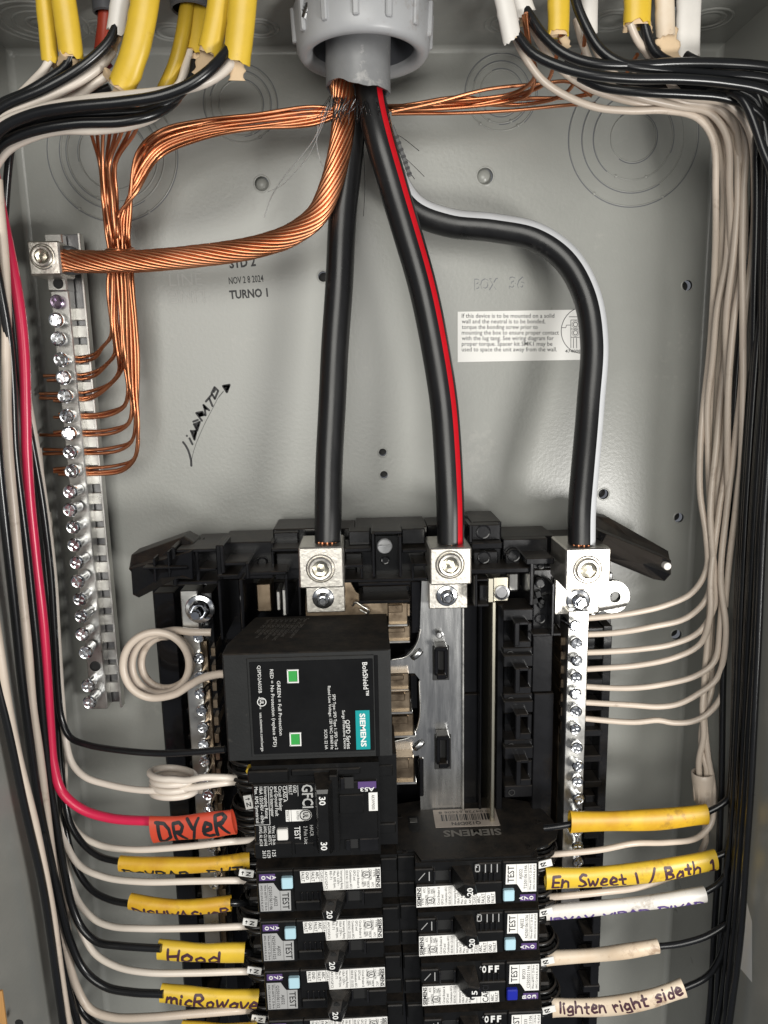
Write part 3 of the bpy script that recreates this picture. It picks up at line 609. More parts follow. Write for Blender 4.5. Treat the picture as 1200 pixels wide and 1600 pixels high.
tag(MB().tube(path([(98, 392, 30), (112, 391, 31), (126, 396, 29)], 2), lambda f: 2.6 - f * 1.4, sides=10).tube(path([(100, 420, 30), (116, 422, 31), (134, 421, 29)], 2), lambda f: 3.0 - f * 1.4, sides=10).build('joint_compound', 'grease'), 'smear of dark grey joint compound where bare copper enters its lug', 'compound')
# ------------------------------------------------------------------ cable lugs
def lug(name, label, x0, y0, x1, y1, cx, cy, px0, py0, px1, py1, bx, by, br, h=68, hp=40):
    L = Root(name, label, 'cable lug', W((x0 + x1) / 2, y1, hp), 'cable lugs under the three thick cables')
    part(MB().pbox(x0, y0, x1, y1, hp + 1, h, .7), 'lug_body', 'alu', L)
    part(MB().pbox(x0 + 10, y0 - 5, x0 + 20, y0 + 12, hp + 4, h - 12, .5).pbox(x1 - 17, y0 - 5, x1 - 6, y0 + 12, hp + 4, h - 12, .5), 'lug_back', 'alu', L)
    setscrew(L, cx, cy, h, 23 / scale(cx, cy, h))
    part(MB().pbox(px0, py0, px1, py1, hp - 3, hp, .5), 'lug_foot', 'alu', L)
    q = W(bx, by, hp); s = br / scale(bx, by, hp)
    part(MB().lathe(q, (0, -1, 0), [(s, 0), (s, .8), (s * .9, 1.1), (s * .62, 1.5)], 32).lathe(q, (0, -1, 0), [(s * .62, 1.4), (s * .62, 4.6), (s * .5, 5.2), (s * .36, 5.2)], 6, ph=.2).lathe(q, (0, -1, 0), [(s * .36, 4.6), (s * .36, 6.4), (s * .28, 7), (.01, 7)], 18), 'bolt', 'zinc', L)
    return L
lug('terminal_lug', 'square metal lug under the plain black cable, nearest the surge protector', 467, 855, 537, 919, 501, 888, 478, 905, 539, 957, 505, 934, 17)
lug('terminal_lug', 'square metal lug under the red striped cable on the bus plate', 672, 856, 737, 914, 703, 882, 670, 900, 731, 951, 698, 930, 17)
lug('terminal_lug', 'brightest square metal lug, under the white striped cable', 884, 857, 954, 922, 918, 890, 867, 905, 930, 960, 903, 938, 19, 70, 40)
tab = Root('bonding_tab', 'round silver tab with one hole beside the neutral lug', 'metal tab', W(960, 934, 30))
c = W(958, 933, 34); r = 26 / scale(958, 933, 34)
part(MB().plate([(c.x + r * math.cos(a), c.z + r * math.sin(a)) for a in [(-2.2 + 4.4 * i / 24) for i in range(25)]] + [(W(925, 908, 34).x, W(925, 908, 34).z), (W(925, 962, 34).x, W(925, 962, 34).z)], [circ(W(961, 933, 34).x, W(961, 933, 34).z, 9 / 2.75, 20)], 30, 34), 'tab_plate', 'bar', tab)
part(MB().pbox(926, 908, 937, 960, 30, 38, .8), 'tab_step', 'bar', tab)
# ------------------------------------------------------------------ neutral bars
nb = Root('neutral_bar', 'bright neutral bar with a ladder of screws and seven white wires', 'neutral bar', W(898, 1360, 30))
part(MB().pbox(882, 955, 913, 1420, 30, 46, .4), 'bar_body', 'bar', nb)
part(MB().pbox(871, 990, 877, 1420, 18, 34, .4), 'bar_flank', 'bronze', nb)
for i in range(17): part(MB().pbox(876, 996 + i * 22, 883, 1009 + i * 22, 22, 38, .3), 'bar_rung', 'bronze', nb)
for x, y in [(897, 977), (900, 1004), (900, 1031), (900, 1057), (898, 1083), (900, 1110), (898, 1137), (901, 1167), (902, 1196), (902, 1219), (903, 1246), (901, 1270), (902, 1296), (902, 1320), (902, 1345), (903, 1372)]:
    k = (48.5 if y < 1140 else 50.5) + .9 * math.sin(y * 1.7); q = W(x, y, k); screw(nb, SCREWB, q, (random.uniform(-.16, .16), random.uniform(-.16, .16)))
nl = Root('neutral_bar', 'dull neutral bar half hidden by the surge protector, big hex bolt at its head', 'neutral bar', W(318, 1400, 26))
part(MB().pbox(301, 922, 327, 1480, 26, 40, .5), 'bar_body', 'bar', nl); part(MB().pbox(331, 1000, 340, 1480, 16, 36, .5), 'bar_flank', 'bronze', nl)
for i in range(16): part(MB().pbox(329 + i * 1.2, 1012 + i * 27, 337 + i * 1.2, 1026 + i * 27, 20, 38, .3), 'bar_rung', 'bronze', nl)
for x, y in [(312, 994), (310, 1027), (313, 1056), (314, 1082), (316, 1108), (318, 1135), (319, 1162), (321, 1188), (323, 1214), (325, 1240), (327, 1263), (330, 1292), (332, 1322), (334, 1350), (336, 1380)]:
    screw(nl, SCREWB, W(x, y, 43.5), (random.uniform(-.2, .2), random.uniform(-.2, .2)))
q = W(313, 951, 40); s = 23 / scale(313, 951, 40)
part(MB().lathe(q, (0, -1, 0), [(s, 0), (s, 1), (s * .95, 1.3), (s * .7, 2)], 36).lathe(q, (0, -1, 0), [(s * .68, 1.5), (s * .68, 5.5), (s * .58, 6.4), (s * .5, 6.4)], 6, ph=.5).lathe(q, (0, -1, 0), [(s * .5, 6.4), (s * .4, 5.6)], 24).lathe(q, (-.1, -1, -.1), [(s * .34, 4), (s * .34, 8.2), (s * .28, 9), (.01, 9)], 20), 'hex_bolt', 'zinc', nl)
# ------------------------------------------------------------------ conduit bushing and service cable
c = W(568, 92, 45); zb0 = c.z
bsh = Root('conduit_bushing', 'ribbed grey plastic conduit bushing ring at the top of the box', 'bushing', c)
R = 29.5
part(MB().lathe(c, (0, 0, 1), [(R - 6.5, 16), (R - 6.5, 2.2), (R - 5, .4), (R - 3.5, 0), (R - 1.2, .3), (R, 2.0), (R + .6, 6), (R + 1.4, 19), (R + .3, 21), (R - 3, 22)], 64, sharp=False), 'bushing_ring', 'pvc', bsh)
for k in range(14):
    a = 2 * math.pi * k / 14 + .12; d = Vector((math.cos(a), math.sin(a), 0)); t = Vector((-d.y, d.x, 0))
    part(MB().obox(c + d * (R + .9) + Vector((0, 0, 12)), d * 1.5, t * 1.35, (d * .045 + Vector((0, 0, 1))) * 7.0, .5), 'grip_rib', 'pvc', bsh)
part(MB().lathe(c, (0, 0, 1), [(R - 6.7, 4), (R - 6.7, 40)], 48), 'bushing_bore', 'pvc_dark', bsh)  # darker grey than the ring: shade inside the bore put into the colour
part(MB().lathe(c + Vector((0, 0, 22)), (0, 0, 1), [(R - 3, 0), (R - 3, 3), (R - 1, 5), (R - 1, 60)], 48), 'conduit_thread', 'pvc', bsh)
for px, py, s in ((480, 22, 1), (690, -14, -1)):
    q = W(px, py, 62); mb = MB()
    for k in range(7): mb.lathe(q + Vector((s * .6 * k, 0, 1.2 * k)), (s * .5, -.3, 1), [(2.2, 0), (2.8, .4), (2.2, .8)], 14, sharp=False)
    mb.lathe(q, (s * .5, -.3, 1), [(2.2, -2), (2.2, 12)], 12); part(mb, 'clamp_screw', 'steel', bsh)
part(MB().lathe(c + Vector((0, 0, 26)), (0, 0, 1), [(R - 1, 0), (R + 3.5, .5), (R + 4, 3), (R + 4, 9), (R, 10)], 12), 'lock_nut', 'steel', bsh)
svc = Root('cable_sheath', 'smooth grey outer sheath of the thick supply cable, cut open below the bushing', 'cable sheath', W(558, 150, 46))
ctr = W(560, 150, 46); rs = 14.6
seg = 40; vs = []; nz = 10
for i in range(nz + 1):
    for k in range(seg):
        a = 2 * math.pi * k / seg; zlow = ctr.z + 1.5 + 2.6 * math.sin(a * 2 + 1) * .5 - math.cos(a) * 1.6 + .5 * math.sin(5 * a) + .25 * math.sin(11 * a)
        z = zlow + (c.z + 40 - zlow) * i / nz; f = (z - ctr.z) / 60; rr = rs + .12 * math.sin(3 * a + z * .2) + (.25 * math.sin(7 * a) if i == 0 else 0)
        vs.append((ctr.x + rr * math.cos(a) + f * (c.x - ctr.x) * .4, ctr.y + rr * math.sin(a), z))
    if i == 0: inner = [Vector(v) for v in vs]
fs = [(i * seg + k, i * seg + (k + 1) % seg, (i + 1) * seg + (k + 1) % seg, (i + 1) * seg + k) for i in range(nz) for k in range(seg)]
part(MB().add(vs, fs, True), 'sheath_tube', 'sheath', svc)
cc = Vector((ctr.x, ctr.y, 0)); iv = []
for q in inner: d = Vector((q.x, q.y, 0)) - cc; iv.append(q)
for q in inner: d = Vector((q.x, q.y, 0)) - cc; iv.append(cc + d * .88 + Vector((0, 0, q.z + .3)))
for q in inner: d = Vector((q.x, q.y, 0)) - cc; iv.append(cc + d * .88 + Vector((0, 0, q.z + 25)))
part(MB().add(iv, [(i * seg + k, i * seg + (k + 1) % seg, (i + 1) * seg + (k + 1) % seg, (i + 1) * seg + k) for i in range(2) for k in range(seg)], True), 'sheath_inside', 'pvc_dark', svc)
def cable(name, label, pts, r, stripe=None, ends=True):
    pa = path(pts, 3); pa = [p + Vector((math.sin(i * .31 + pts[0][0]) * .10, 0, 0)) * min(1, (len(pa) - 1 - i) / 8) for i, p in enumerate(pa)]; C = Root(name, label, 'cable', pa[-1], 'thick insulated supply cables')
    N = len(pa)
    part(MB().tube(pa, lambda f: r * (1 - .05 * max(0, (f - .93) / .07)), sides=28), 'cable_jacket', 'kcable', C)
    if stripe:
        for m, a0, a1 in stripe: part(MB().tube(pa, r + .07, sides=8, a0=a0, a1=a1), 'stripe', m, C)
    t = (pa[-1] - pa[-3]).normalized(); b = Vector((1, 0, 0)); f = FRONT; rn = random.Random(int(pts[0][0]))
    for k in range(12 if ends else 0):
        a = 2 * math.pi * k / 12; d = b * math.cos(a) + f * math.sin(a); p0 = pa[-1] - t * 1.2 + d * r * .72; p1 = pa[-1] + t * 5.5 + d * r * .5 + b * rn.uniform(-.8, .8)
        part(MB().tube(cr([p0, (p0 + p1) / 2 + d * .3, p1], 1.5), 1.0, sides=8), 'strand', 'copper', C)
    if ends: part(MB().tube([pa[-1] - t, pa[-1] + t * 5], r * .55, sides=12), 'strand_core', 'copper', C)
    return C
cable('supply_cable', 'plain black supply cable running straight down to the first lug', [(556, 90, 42), (552, 160, 40), (545, 240, 38), (536, 330, 38), (530, 440, 40), (522, 570, 43), (516, 690, 47), (513, 780, 52), (512, 847, 56)], 6.7)
cable('supply_cable', 'black supply cable with one bright red stripe', [(574, 90, 43), (580, 155, 46), (594, 220, 49), (614, 290, 48), (637, 365, 46), (658, 440, 45), (678, 530, 46), (692, 620, 48), (700, 710, 52), (703, 780, 55), (704, 849, 57)], 6.9, [('stripe_red', .42, .86)])
cable('supply_cable', 'black supply cable with a white stripe, swept out in a wide bend', [(572, 120, 32), (588, 200, 30), (610, 270, 27), (645, 325, 24), (700, 348, 24), (770, 356, 26), (835, 370, 29), (885, 405, 32), (916, 460, 35), (928, 535, 38), (923, 630, 42), (914, 730, 50), (909, 800, 56), (908, 852, 60)], 6.8, [('stripe_white', .38, 1.12)])
# stranded bare neutral / ground conductor
pa = path([(530, 110, 44), (538, 165, 46), (534, 215, 48), (520, 280, 48), (496, 335, 46), (455, 367, 43), (395, 387, 40), (310, 400, 38), (220, 408, 36), (150, 409, 34), (104, 408, 31)], 2.5)
bc = Root('bare_copper_cable', 'thick twisted bare copper conductor sweeping across to its lug', 'bare cable', pa[-1])
fr = frames(pa); acc = [0]
for i in range(1, len(pa)): acc.append(acc[-1] + (pa[i] - pa[i - 1]).length)
RS = 4.35
for k in range(16):
    q = []
    for i, (p, (t, f, b)) in enumerate(zip(pa, fr)):
        a = 2 * math.pi * k / 16 - acc[i] * 2 * math.pi / 88; sp = RS * (1.0 + .16 * math.exp(-acc[i] / 14) + .10 * math.exp(-(acc[-1] - acc[i]) / 8))
        q.append(p + f * (sp * math.cos(a)) + b * (sp * math.sin(a)))
    part(MB().tube(q, .90 + .05 * math.sin(k * 2.1), sides=10), 'strand', 'copper', bc)
part(MB().tube(pa, RS - .6, sides=12), 'strand_core', 'copper', bc)
# torn film, filler fibres and printed tape hanging from the cut sheath
mb = MB(); rn = random.Random(3)
for k in range(15):
    x = rn.uniform(512, 560); p0 = (x, rn.uniform(148, 158), 60 + rn.uniform(-4, 3)); mb.tube(path([p0, (x - rn.uniform(0, 12), 166 + rn.uniform(0, 8), 61), (x - rn.uniform(4, 26), 176 + rn.uniform(0, 22), 58)], 2), .14, sides=4)
tag(mb.build('film_shreds', 'steel', kind='stuff'), 'frayed clear film and fibre shreds under the cut grey sheath', 'film shreds')
mb = MB(); rn = random.Random(8)
for k in range(46):
    f = rn.random(); x = 514 + 92 * f; y = 150 + 12 * f + rn.uniform(-2, 2); h = 56 - 8 * abs(f - .5) + rn.uniform(-6, 4); dx = rn.uniform(-16, 10) - (8 if f < .4 else 0)
    mb.tube(path([(x, y, h), (x + dx * .4, y + rn.uniform(8, 18), h + 1), (x + dx + rn.uniform(-3, 3), y + rn.uniform(18, 46), h - rn.uniform(0, 6))], 2), rn.choice((.10, .14, .2)), sides=4)
tag(mb.build('frayed_fibres', 'kwire', kind='stuff'), 'dark frayed filler fibres bristling from the cut sheath end', 'fibres')
def fibre(label, pts, m, r): tag(MB().tube(path(pts, 2), r, sides=5).build('filler_thread', m), label, 'thread', 'loose filler threads')
fibre('longest clear film thread trailing toward the grey back panel', [(514, 160, 58), (505, 185, 54), (492, 215, 48), (470, 245, 38), (445, 275, 26), (424, 308, 14), (413, 340, 8)], 'film', .35)
fibre('second clear film thread close beside the longest one', [(516, 165, 58), (500, 205, 50), (484, 240, 42), (462, 268, 32), (440, 290, 24), (418, 300, 16)], 'film', .22)
fibre('short clear thread hanging next to the copper strands', [(497, 195, 55), (495, 225, 50), (500, 250, 47), (505, 262, 45)], 'film', .2)
fibre('thin black thread curling out past the red stripe, uppermost', [(606, 192, 45), (612, 205, 44), (630, 216, 42), (655, 236, 40)], 'kwire', .16)
fibre('thin black thread sloping past the red stripe, lowest reaching', [(608, 210, 45), (622, 235, 42), (645, 258, 38), (663, 276, 36)], 'kwire', .14)
fibre('short black thread hanging straight beside the printed tape', [(612, 215, 44), (628, 245, 42), (641, 270, 40), (648, 280, 39)], 'kwire', .16)
fibre('thin dark thread dangling between plain and red striped cables', [(565, 205, 40), (568, 240, 38), (570, 290, 34), (568, 338, 32)], 'kwire', .15)
mb = MB(); tp = path([(612, 196, 47), (623, 224, 46), (632, 250, 45), (641, 276, 44)], 1.5); mb.tube(tp, .9, .15, sides=8)
tape = tag(mb.build('printed_tape', 'graphite'), 'narrow clear tape with black blocks beside the red striped cable', 'tape')
mb = MB()
for i in range(4, len(tp) - 1, 2):
    d = (tp[min(i + 1, len(tp) - 1)] - tp[i - 1]).normalized(); mb.obox(tp[i] + FRONT * .3, d * .55, FRONT * .08, d.cross(FRONT) * 1.15, .05)
o = mb.build('tape_print', 'ink', None, ORG[tape.name]); o.location = (0, 0, 0); o.parent = tape
# ------------------------------------------------------------------ surge protector
def hull(mb, pts):
    bm = bmesh.new()
    for p in pts: bm.verts.new(p)
    r = bmesh.ops.convex_hull(bm, input=bm.verts[:]); bmesh.ops.delete(bm, geom=list({g for g in r['geom_interior'] + r['geom_unused'] if isinstance(g, bmesh.types.BMVert)}), context='VERTS')
    bm.verts.index_update(); bm.verts.ensure_lookup_table()
    mb.add([v.co.copy() for v in bm.verts], [[v.index for v in f.verts] for f in bm.faces]); bm.free(); return mb
HS = 88
sp = Root('surge_protector', 'bulky matte black surge protector with two green windows and a teal name patch', 'surge protector', W(480, 1185, 30))
xl, xr = W(351, 1102, HS).x, W(610, 1102, HS).x; z1, z0 = W(480, 1019, HS).z, W(480, 1186, HS).z
xb = W(398, 968, 36).x
prof = [(xl, HS - .8), (xl + .8, HS), (xr - .8, HS), (xr, HS - .8), (xr, 36), (xb, 36), (xl, HS - 14)]
hull(mb := MB(), [(x, -h, z) for x, h in prof for z in (z0 + .4, z1 - .4)] + [(x + (.5 if x < 0 else -.5), -h, z) for x, h in prof for z in (z0, z1) if h < HS - .1]); part(mb, 'case', 'spd', sp)
def sx(px, py, h=HS): return W(px, py, h)
part(MB().pbox(389, 1026, 586, 1180, HS - .5, HS + .5, .4), 'bezel', 'spd', sp)
pan = part(MB().pbox(393, 1032, 584, 1176, HS, HS + .9, .4), 'front_label', 'gloss', sp)
part(MB().pbox(586, 1024, 592, 1182, HS - .5, HS + .35, .3), 'edge_groove', 'gloss', sp)
part(MB().pbox(556, 1110, 578, 1171, HS + .8, HS + 1.0, .02), 'name_patch', 'teal', sp)
H1 = HS + 1.08
mb = MB()
def vt(s, x, y0, y1, cap, bold=0.0, dx=0.0): mb.ptext(s, (x, y0), (x + dx + (y1 - y0) * .05, y1), cap, H1, bold)
vt('BoltShield™', 566, 1035, 1087, 7.6, .006); vt('SIEMENS', 562, 1115, 1167, 8, .03)
vt('QSPD Series', 540, 1125, 1170, 6.2); vt('Surge Protective Device', 534.5, 1110, 1170, 4.4)
vt('SPD Type: SPD Type 1; SPD Type 2', 519.5, 1085, 1171, 4.4); vt('Rated Line Voltage: 120 VAC; 50/60 Hz', 512, 1072, 1171, 4.4); vt('SCCR: 22 kA', 506.5, 1140, 1171, 4.4)
vt('GREEN = Full Protection', 432.5, 1064, 1149, 5.2); vt('RED = No Protection (replace SPD)', 421.5, 1046, 1167, 5.2)
vt('QSPD2A035B', 402, 1040, 1083, 5); vt('usa.siemens.com/surge', 405.5, 1114, 1174, 4.2)
q = W(409, 1097, H1); mb.lathe(q, (0, -1, 0), [(1.75, 0), (2.15, 0)], 28); mb.ptext('UL', (406, 1093), (406.2, 1101), 6, H1, .02); mb.ptext('c', (404, 1089), (404, 1092), 3, H1); mb.ptext('us', (406, 1103.5), (406, 1108), 3, H1)
part(mb, 'print', 'print', sp)
for x, y in ((457.5, 1057), (461.5, 1155.5)):
    a = .95; mb = MB()
    for r in ((x - 9, y - 10.5, x + 9, y - 8.5), (x - 9, y + 8.5, x + 9, y + 10.5), (x - 9, y - 10.5, x - 7, y + 10.5), (x + 7, y - 10.5, x + 9, y + 10.5)): mb.pbox(*r, HS + .7, HS + 1.5 + .01 * r[0] / 400, .1)
    f = part(mb, 'status_window', 'print', sp)
    o = MB().pbox(x - 7, y - 8.5, x + 7, y + 8.5, HS + .8, HS + 1.0, .05).build('green_flag', 'green', None, sp.o); o.location = (0, 0, 0); o.parent = f
# worn print on its upper flank
mb = MB()
for k in range(9):
    f = k / 8; xx = xb + 8 + (xr - xb - 42) * f * .72
    mb.text('Type 1 SPD 120/240 VAC L-N'[: 16 + (k * 5) % 9], (xx, -(38 + 1), z1 + .06), (-.22, -1, 0), 1.7, fit=22 + (k * 7) % 12, n=(0, 0, 1))
part(mb, 'worn_print', 'faded', sp)
# ------------------------------------------------------------------ two-pole breaker with test button
def brk_local(u, v, h): return Vector((u - 36, -(h - 25), 12.7 - v))
class LB(MB):
    def lbox(s, u0, u1, v0, v1, h0, h1, b=.35): return s.box(u0 - 36, u1 - 36, 12.7 - v1, 12.7 - v0, h0 - 25, h1 - 25, b)
    def vtx(s, body, u, v0, v1, cap, h, bold=0.0, fit=True): return s.text(body, brk_local(u, v0, h), (0, 0, -1), cap, (v1 - v0) if fit else None, bold=bold)
    def htx(s, body, u, v, cap, h, ang=0.0, fit=None, bold=0.0): return s.text(body, brk_local(u, v, h), (math.cos(ang), 0, math.sin(ang)), cap, fit, bold=bold)
    def lplate(s, pts, h, t=.14): return s.plate([(u - 36, 12.7 - v) for u, v in pts], [], h - 25, h - 25 + t)
def sub(mb, name, m, parent):
    o = mb.build(name, m, None, Vector()); o.location = (0, 0, 0); o.parent = parent; return o
def each(name, m, parent, rects):
    for r in rects: o = sub(LB().lbox(*r), name, m, parent)
    return o
def body_profile(V, ext):
    pts = [(0, 25), (0, 73), (1, 76.5), (63, 76.5), (63, 69), (72, 69), (72, 25)]
    return [brk_local(u, V, h) for u, h in pts]
def wing(root, V, flip):
    for v in range(0, int(V) - 2, 25):
        each('terminal_wing', 'breaker', root.e, [(-8, .5, v + .8, v + 24.6, 25, 60, 1.0), (-12, -7, v + 2, v + 23.5, 25, 50, 1.5)])
        for vv, r, cu in ((3.2, 8.5, -2), (7.4, 11.2, -3), (11.6, 12.2, -3.4), (15.8, 12.0, -3.4), (20.2, 10.4, -2.6)):
            c = brk_local(cu, v + vv, 52.5)
            sub(LB().lathe(c - Vector((0, 0, 1.2)), (0, 0, 1), [(r - 1.0, 0), (r - .2, .4), (r, 1.1), (r - .2, 1.8), (r - 1.0, 2.2)], 32, sharp=False), 'wing_rib', 'breaker', root.e)
            sub(LB().lathe(c - Vector((0, 0, 2.4)), (0, 0, 1), [(r - 2.4, 0), (r - 2.2, 4.6)], 28), 'wing_web', 'breaker', root.e)
def ntag(root, u, v, h, ang, down=False):
    mb = LB(); c = brk_local(u, v, h); a = Vector((math.cos(ang), 0, math.sin(ang))); b = Vector((-math.sin(ang), 0, math.cos(ang)))
    mb.obox(c, a * 3.8, (0, .4, 0), b * 2.05, .35); t = sub(mb, 'neutral_tag', 'label', root.e)
    mb = LB(); o = c + Vector((0, -.46, 0))
    s = -1 if down else 1
    for p in ([(-2.1, -1.1), (-1.7, -1.1), (-1.7, .3), (-2.1, .3)], [(-2.7, .2), (-1.1, .2), (-1.9, 1.3)]): mb.add([o + a * x * s + b * y * s for x, y in p], [tuple(range(len(p)))])
    mb.text('N', o + a * (2.3 if not down else -.6) - b * (1.1 * 0 + (1.2 if not down else -1.2)), b * s, 2.3, 2.3, bold=.03)
    sub(mb, 'print', 'ink', t)
def toggle(root, pts_base, pts_top, hb, ht, texts, holes=()):
    T = [p if len(p) > 2 else (*p, ht) for p in pts_top]; cu = sum(p[0] for p in T) / len(T); cv = sum(p[1] for p in T) / len(T)
    mb = hull(LB(), [brk_local(u, v, hb) for u, v in pts_base] + [brk_local(u, v, h - .8) for u, v, h in T] + [brk_local(u + (cu - u) * .1, v + (cv - v) * .1, h) for u, v, h in T])
    t = sub(mb, 'toggle', 'breaker', root.e)
    mb = LB()
    for s, u, v0, v1, cap in texts: mb.vtx(s, u, v0, v1, cap, ht + .08, .02)
    sub(mb, 'print', 'print', t)
    for u, v, h in holes: sub(LB().lathe(brk_local(u, v, h), (0, -1, 0), [(1.5, 0), (.01, .02)], 16), 'toggle_eye', 'dark', t)
gx0 = W(508, 1269, 78)
gf = Root('breaker', 'two pole breaker with a tied 30 amp handle and printed fault test panel', 'breaker', (0, 0, 0))
V2 = 50.6
sub(LB().prism(body_profile(V2 - .2, 0), (0, 0, V2 - .4)), 'case', 'breaker', gf.e)
wing(gf, V2, 0)
sub(LB().lbox(1, 62, 9.5, 41, 75, 78, .5), 'front_plate', 'breaker', gf.e)
each('top_step', 'breaker', gf.e, [(-1, 19, 2, 8.2, 74, 78.6, .6), (20, 54, 2.5, 6, 74, 77.6, .6)])
each('bottom_step', 'breaker', gf.e, [(0, 19, 41.5, 49.8, 74, 77.4, .6), (20, 30, 42.5, 49, 74, 76.9, .5)])
each('toggle_slot', 'dark', gf.e, [(43.5, 50.5, 7, 13, 77.5, 78.05, .1), (45.5, 52, 41, 46.5, 76.2, 76.8, .1)])
each('slot_cheek', 'plastic2', gf.e, [(44, 46, 6.6, 13, 77.6, 79.6, .3), (45.8, 48, 41, 47, 76.4, 78.2, .3), (52.5, 62, 40.5, 47.5, 76, 78.4, .4)])
each('pole_step', 'breaker', gf.e, [(43, 55, 16, 26, 77.5, 79.0, .6), (62.4, 70, 6, 12, 68, 70, .5), (62.4, 71, 38, 43.5, 68, 70.4, .5)])
H = 78.12; mb = LB()
mb.vtx('GFCI', 25.2, 10, 22.6, 5.0, H, .02)
mb.vtx('GND', 20.8, 10.2, 14.2, 1.7, H); mb.vtx('FAULT', 18.6, 10.2, 15.2, 1.7, H)
mb.vtx('CLASS A', 15.8, 10.4, 19, 1.7, H); mb.vtx('Circuit Breaker', 13.6, 10.4, 23.6, 1.7, H); mb.vtx('and Ground Fault', 11.6, 10.4, 26.4, 1.7, H); mb.vtx('Circuit Interrupter', 9.4, 10.4, 26.6, 1.7, H)
mb.vtx('Interrupting Rating', 6.6, 10.4, 27.5, 1.6, H); mb.vtx('10kA 120/240V ~ 60Hz', 4.3, 10.4, 30.2, 1.6, H); mb.vtx('Max. RMS Symetrical', 2.0, 10.4, 29.8, 1.6, H)
mb.vtx('Wire: 25 lb-in', 9.6, 31.6, 42, 1.5, H); mb.vtx('CU/AL 60/75°C', 7.6, 31.6, 42, 1.5, H); mb.vtx('AWG: CU #14-8', 5.4, 31.6, 42.4, 1.5, H); mb.vtx('AWG: AL #12-8', 3.2, 31.6, 42.4, 1.5, H)
mb.vtx('TEST', 20.6, 32.4, 39.6, 2.8, H, .01); mb.vtx('2 Pole Unit', 25.2, 32.4, 42.2, 1.7, H); mb.vtx('HACR', 28.2, 32, 38, 1.7, H)
mb.vtx('125', 9, 45.4, 49, 1.7, 77.5); mb.vtx('0129', 6.4, 45.4, 49.6, 1.7, 77.5); mb.vtx('2613', 4.2, 45.4, 49.6, 1.7, 77.5)
for u, v0, v1 in ((8.6, 10.2, 30.8), (17.7, 10.2, 18), (23, 10.2, 16)): mb.lbox(u, u + .22, v0, v1, H - .05, H + .02, .0001)
mb.lbox(1.2, 8.7, 30.8, 31.0, H - .05, H + .02, .0001)
sub(mb, 'print', 'print', gf.e)
p = each('listing_patch', 'label', gf.e, [(18.3, 19.2, 23.4, 29.6, 77.9, 78.14, .02), (16.6, 18.1, 23.4, 29.6, 77.9, 78.14, .02), (19.4, 25.6, 23.4, 29.6, 77.9, 78.14, .02)])
mb = LB().lathe(brk_local(26.3, 26.4, H + .1), (0, -1, 0), [(2.4, 0), (2.9, 0)], 32); mb.vtx('UL', 25.2, 24.8, 28, 2.4, H + .1, .03); mb.vtx('LISTED', 22, 24.2, 28.8, 1, H + .1); mb.vtx('E0617', 17, 24, 29, .9, H + .1); sub(mb, 'print', 'ink', p)
sub(LB().lathe(brk_local(26.3, 26.4, 78.0), (0, -1, 0), [(3.1, 0), (3.1, .16), (.01, .16)], 32), 'listing_disc', 'label', gf.e)
sub(LB().lbox(12, 17.4, 32.8, 38.8, 77, 80, .5), 'test_button', 'white_button', gf.e)
t = sub(LB().lbox(52.5, 61.5, 9.5, 13.2, 77.8, 78.3, .2), 'purple_tag', 'purple', gf.e); mb = LB(); mb.text('A53', brk_local(60.6, 12.6, 78.36), (-1, 0, 0), 2.0, 7, bold=.02); sub(mb, 'print', 'print', t)
t = sub(LB().lbox(57.6, 62, 15.5, 25.4, 77.7, 78.25, .05), 'code_label', 'label', gf.e); mb = LB(); mb.vtx('AKIW9000', 59, 16.6, 24.6, 1.6, 78.3); sub(mb, 'print', 'ink', t)
ntag(gf, -3.0, 24.5, 68, -1.42)
toggle(gf, [(31, 4), (42, 4), (42, 45), (31, 45)], [(33, 6.5), (38.5, 6.5), (38.5, 40.5), (33, 40.5)], 77, 90, [('30', 34.2, 9.6, 14, 2.9), ('30', 34.2, 33.4, 37.8, 2.9)])
sub(LB().lbox(38.5, 43, 3, 44, 77, 83, .6), 'toggle_shoulder', 'breaker', gf.e)
sub(LB().lathe(brk_local(-1.5, 6.5, 70), (0, -1, 0), [(1.6, -4), (1.6, 0), (.01, .3)], 16), 'yellow_plug', 'yellow', gf.e)
gf.e.location = Vector((gx0.x, -25, gx0.z + 12.7)) * MM
gf.e.location = Vector((gx0.x, -25, W(508, 1269, 78).z + (V2 - 25.4) / 2)) * MM
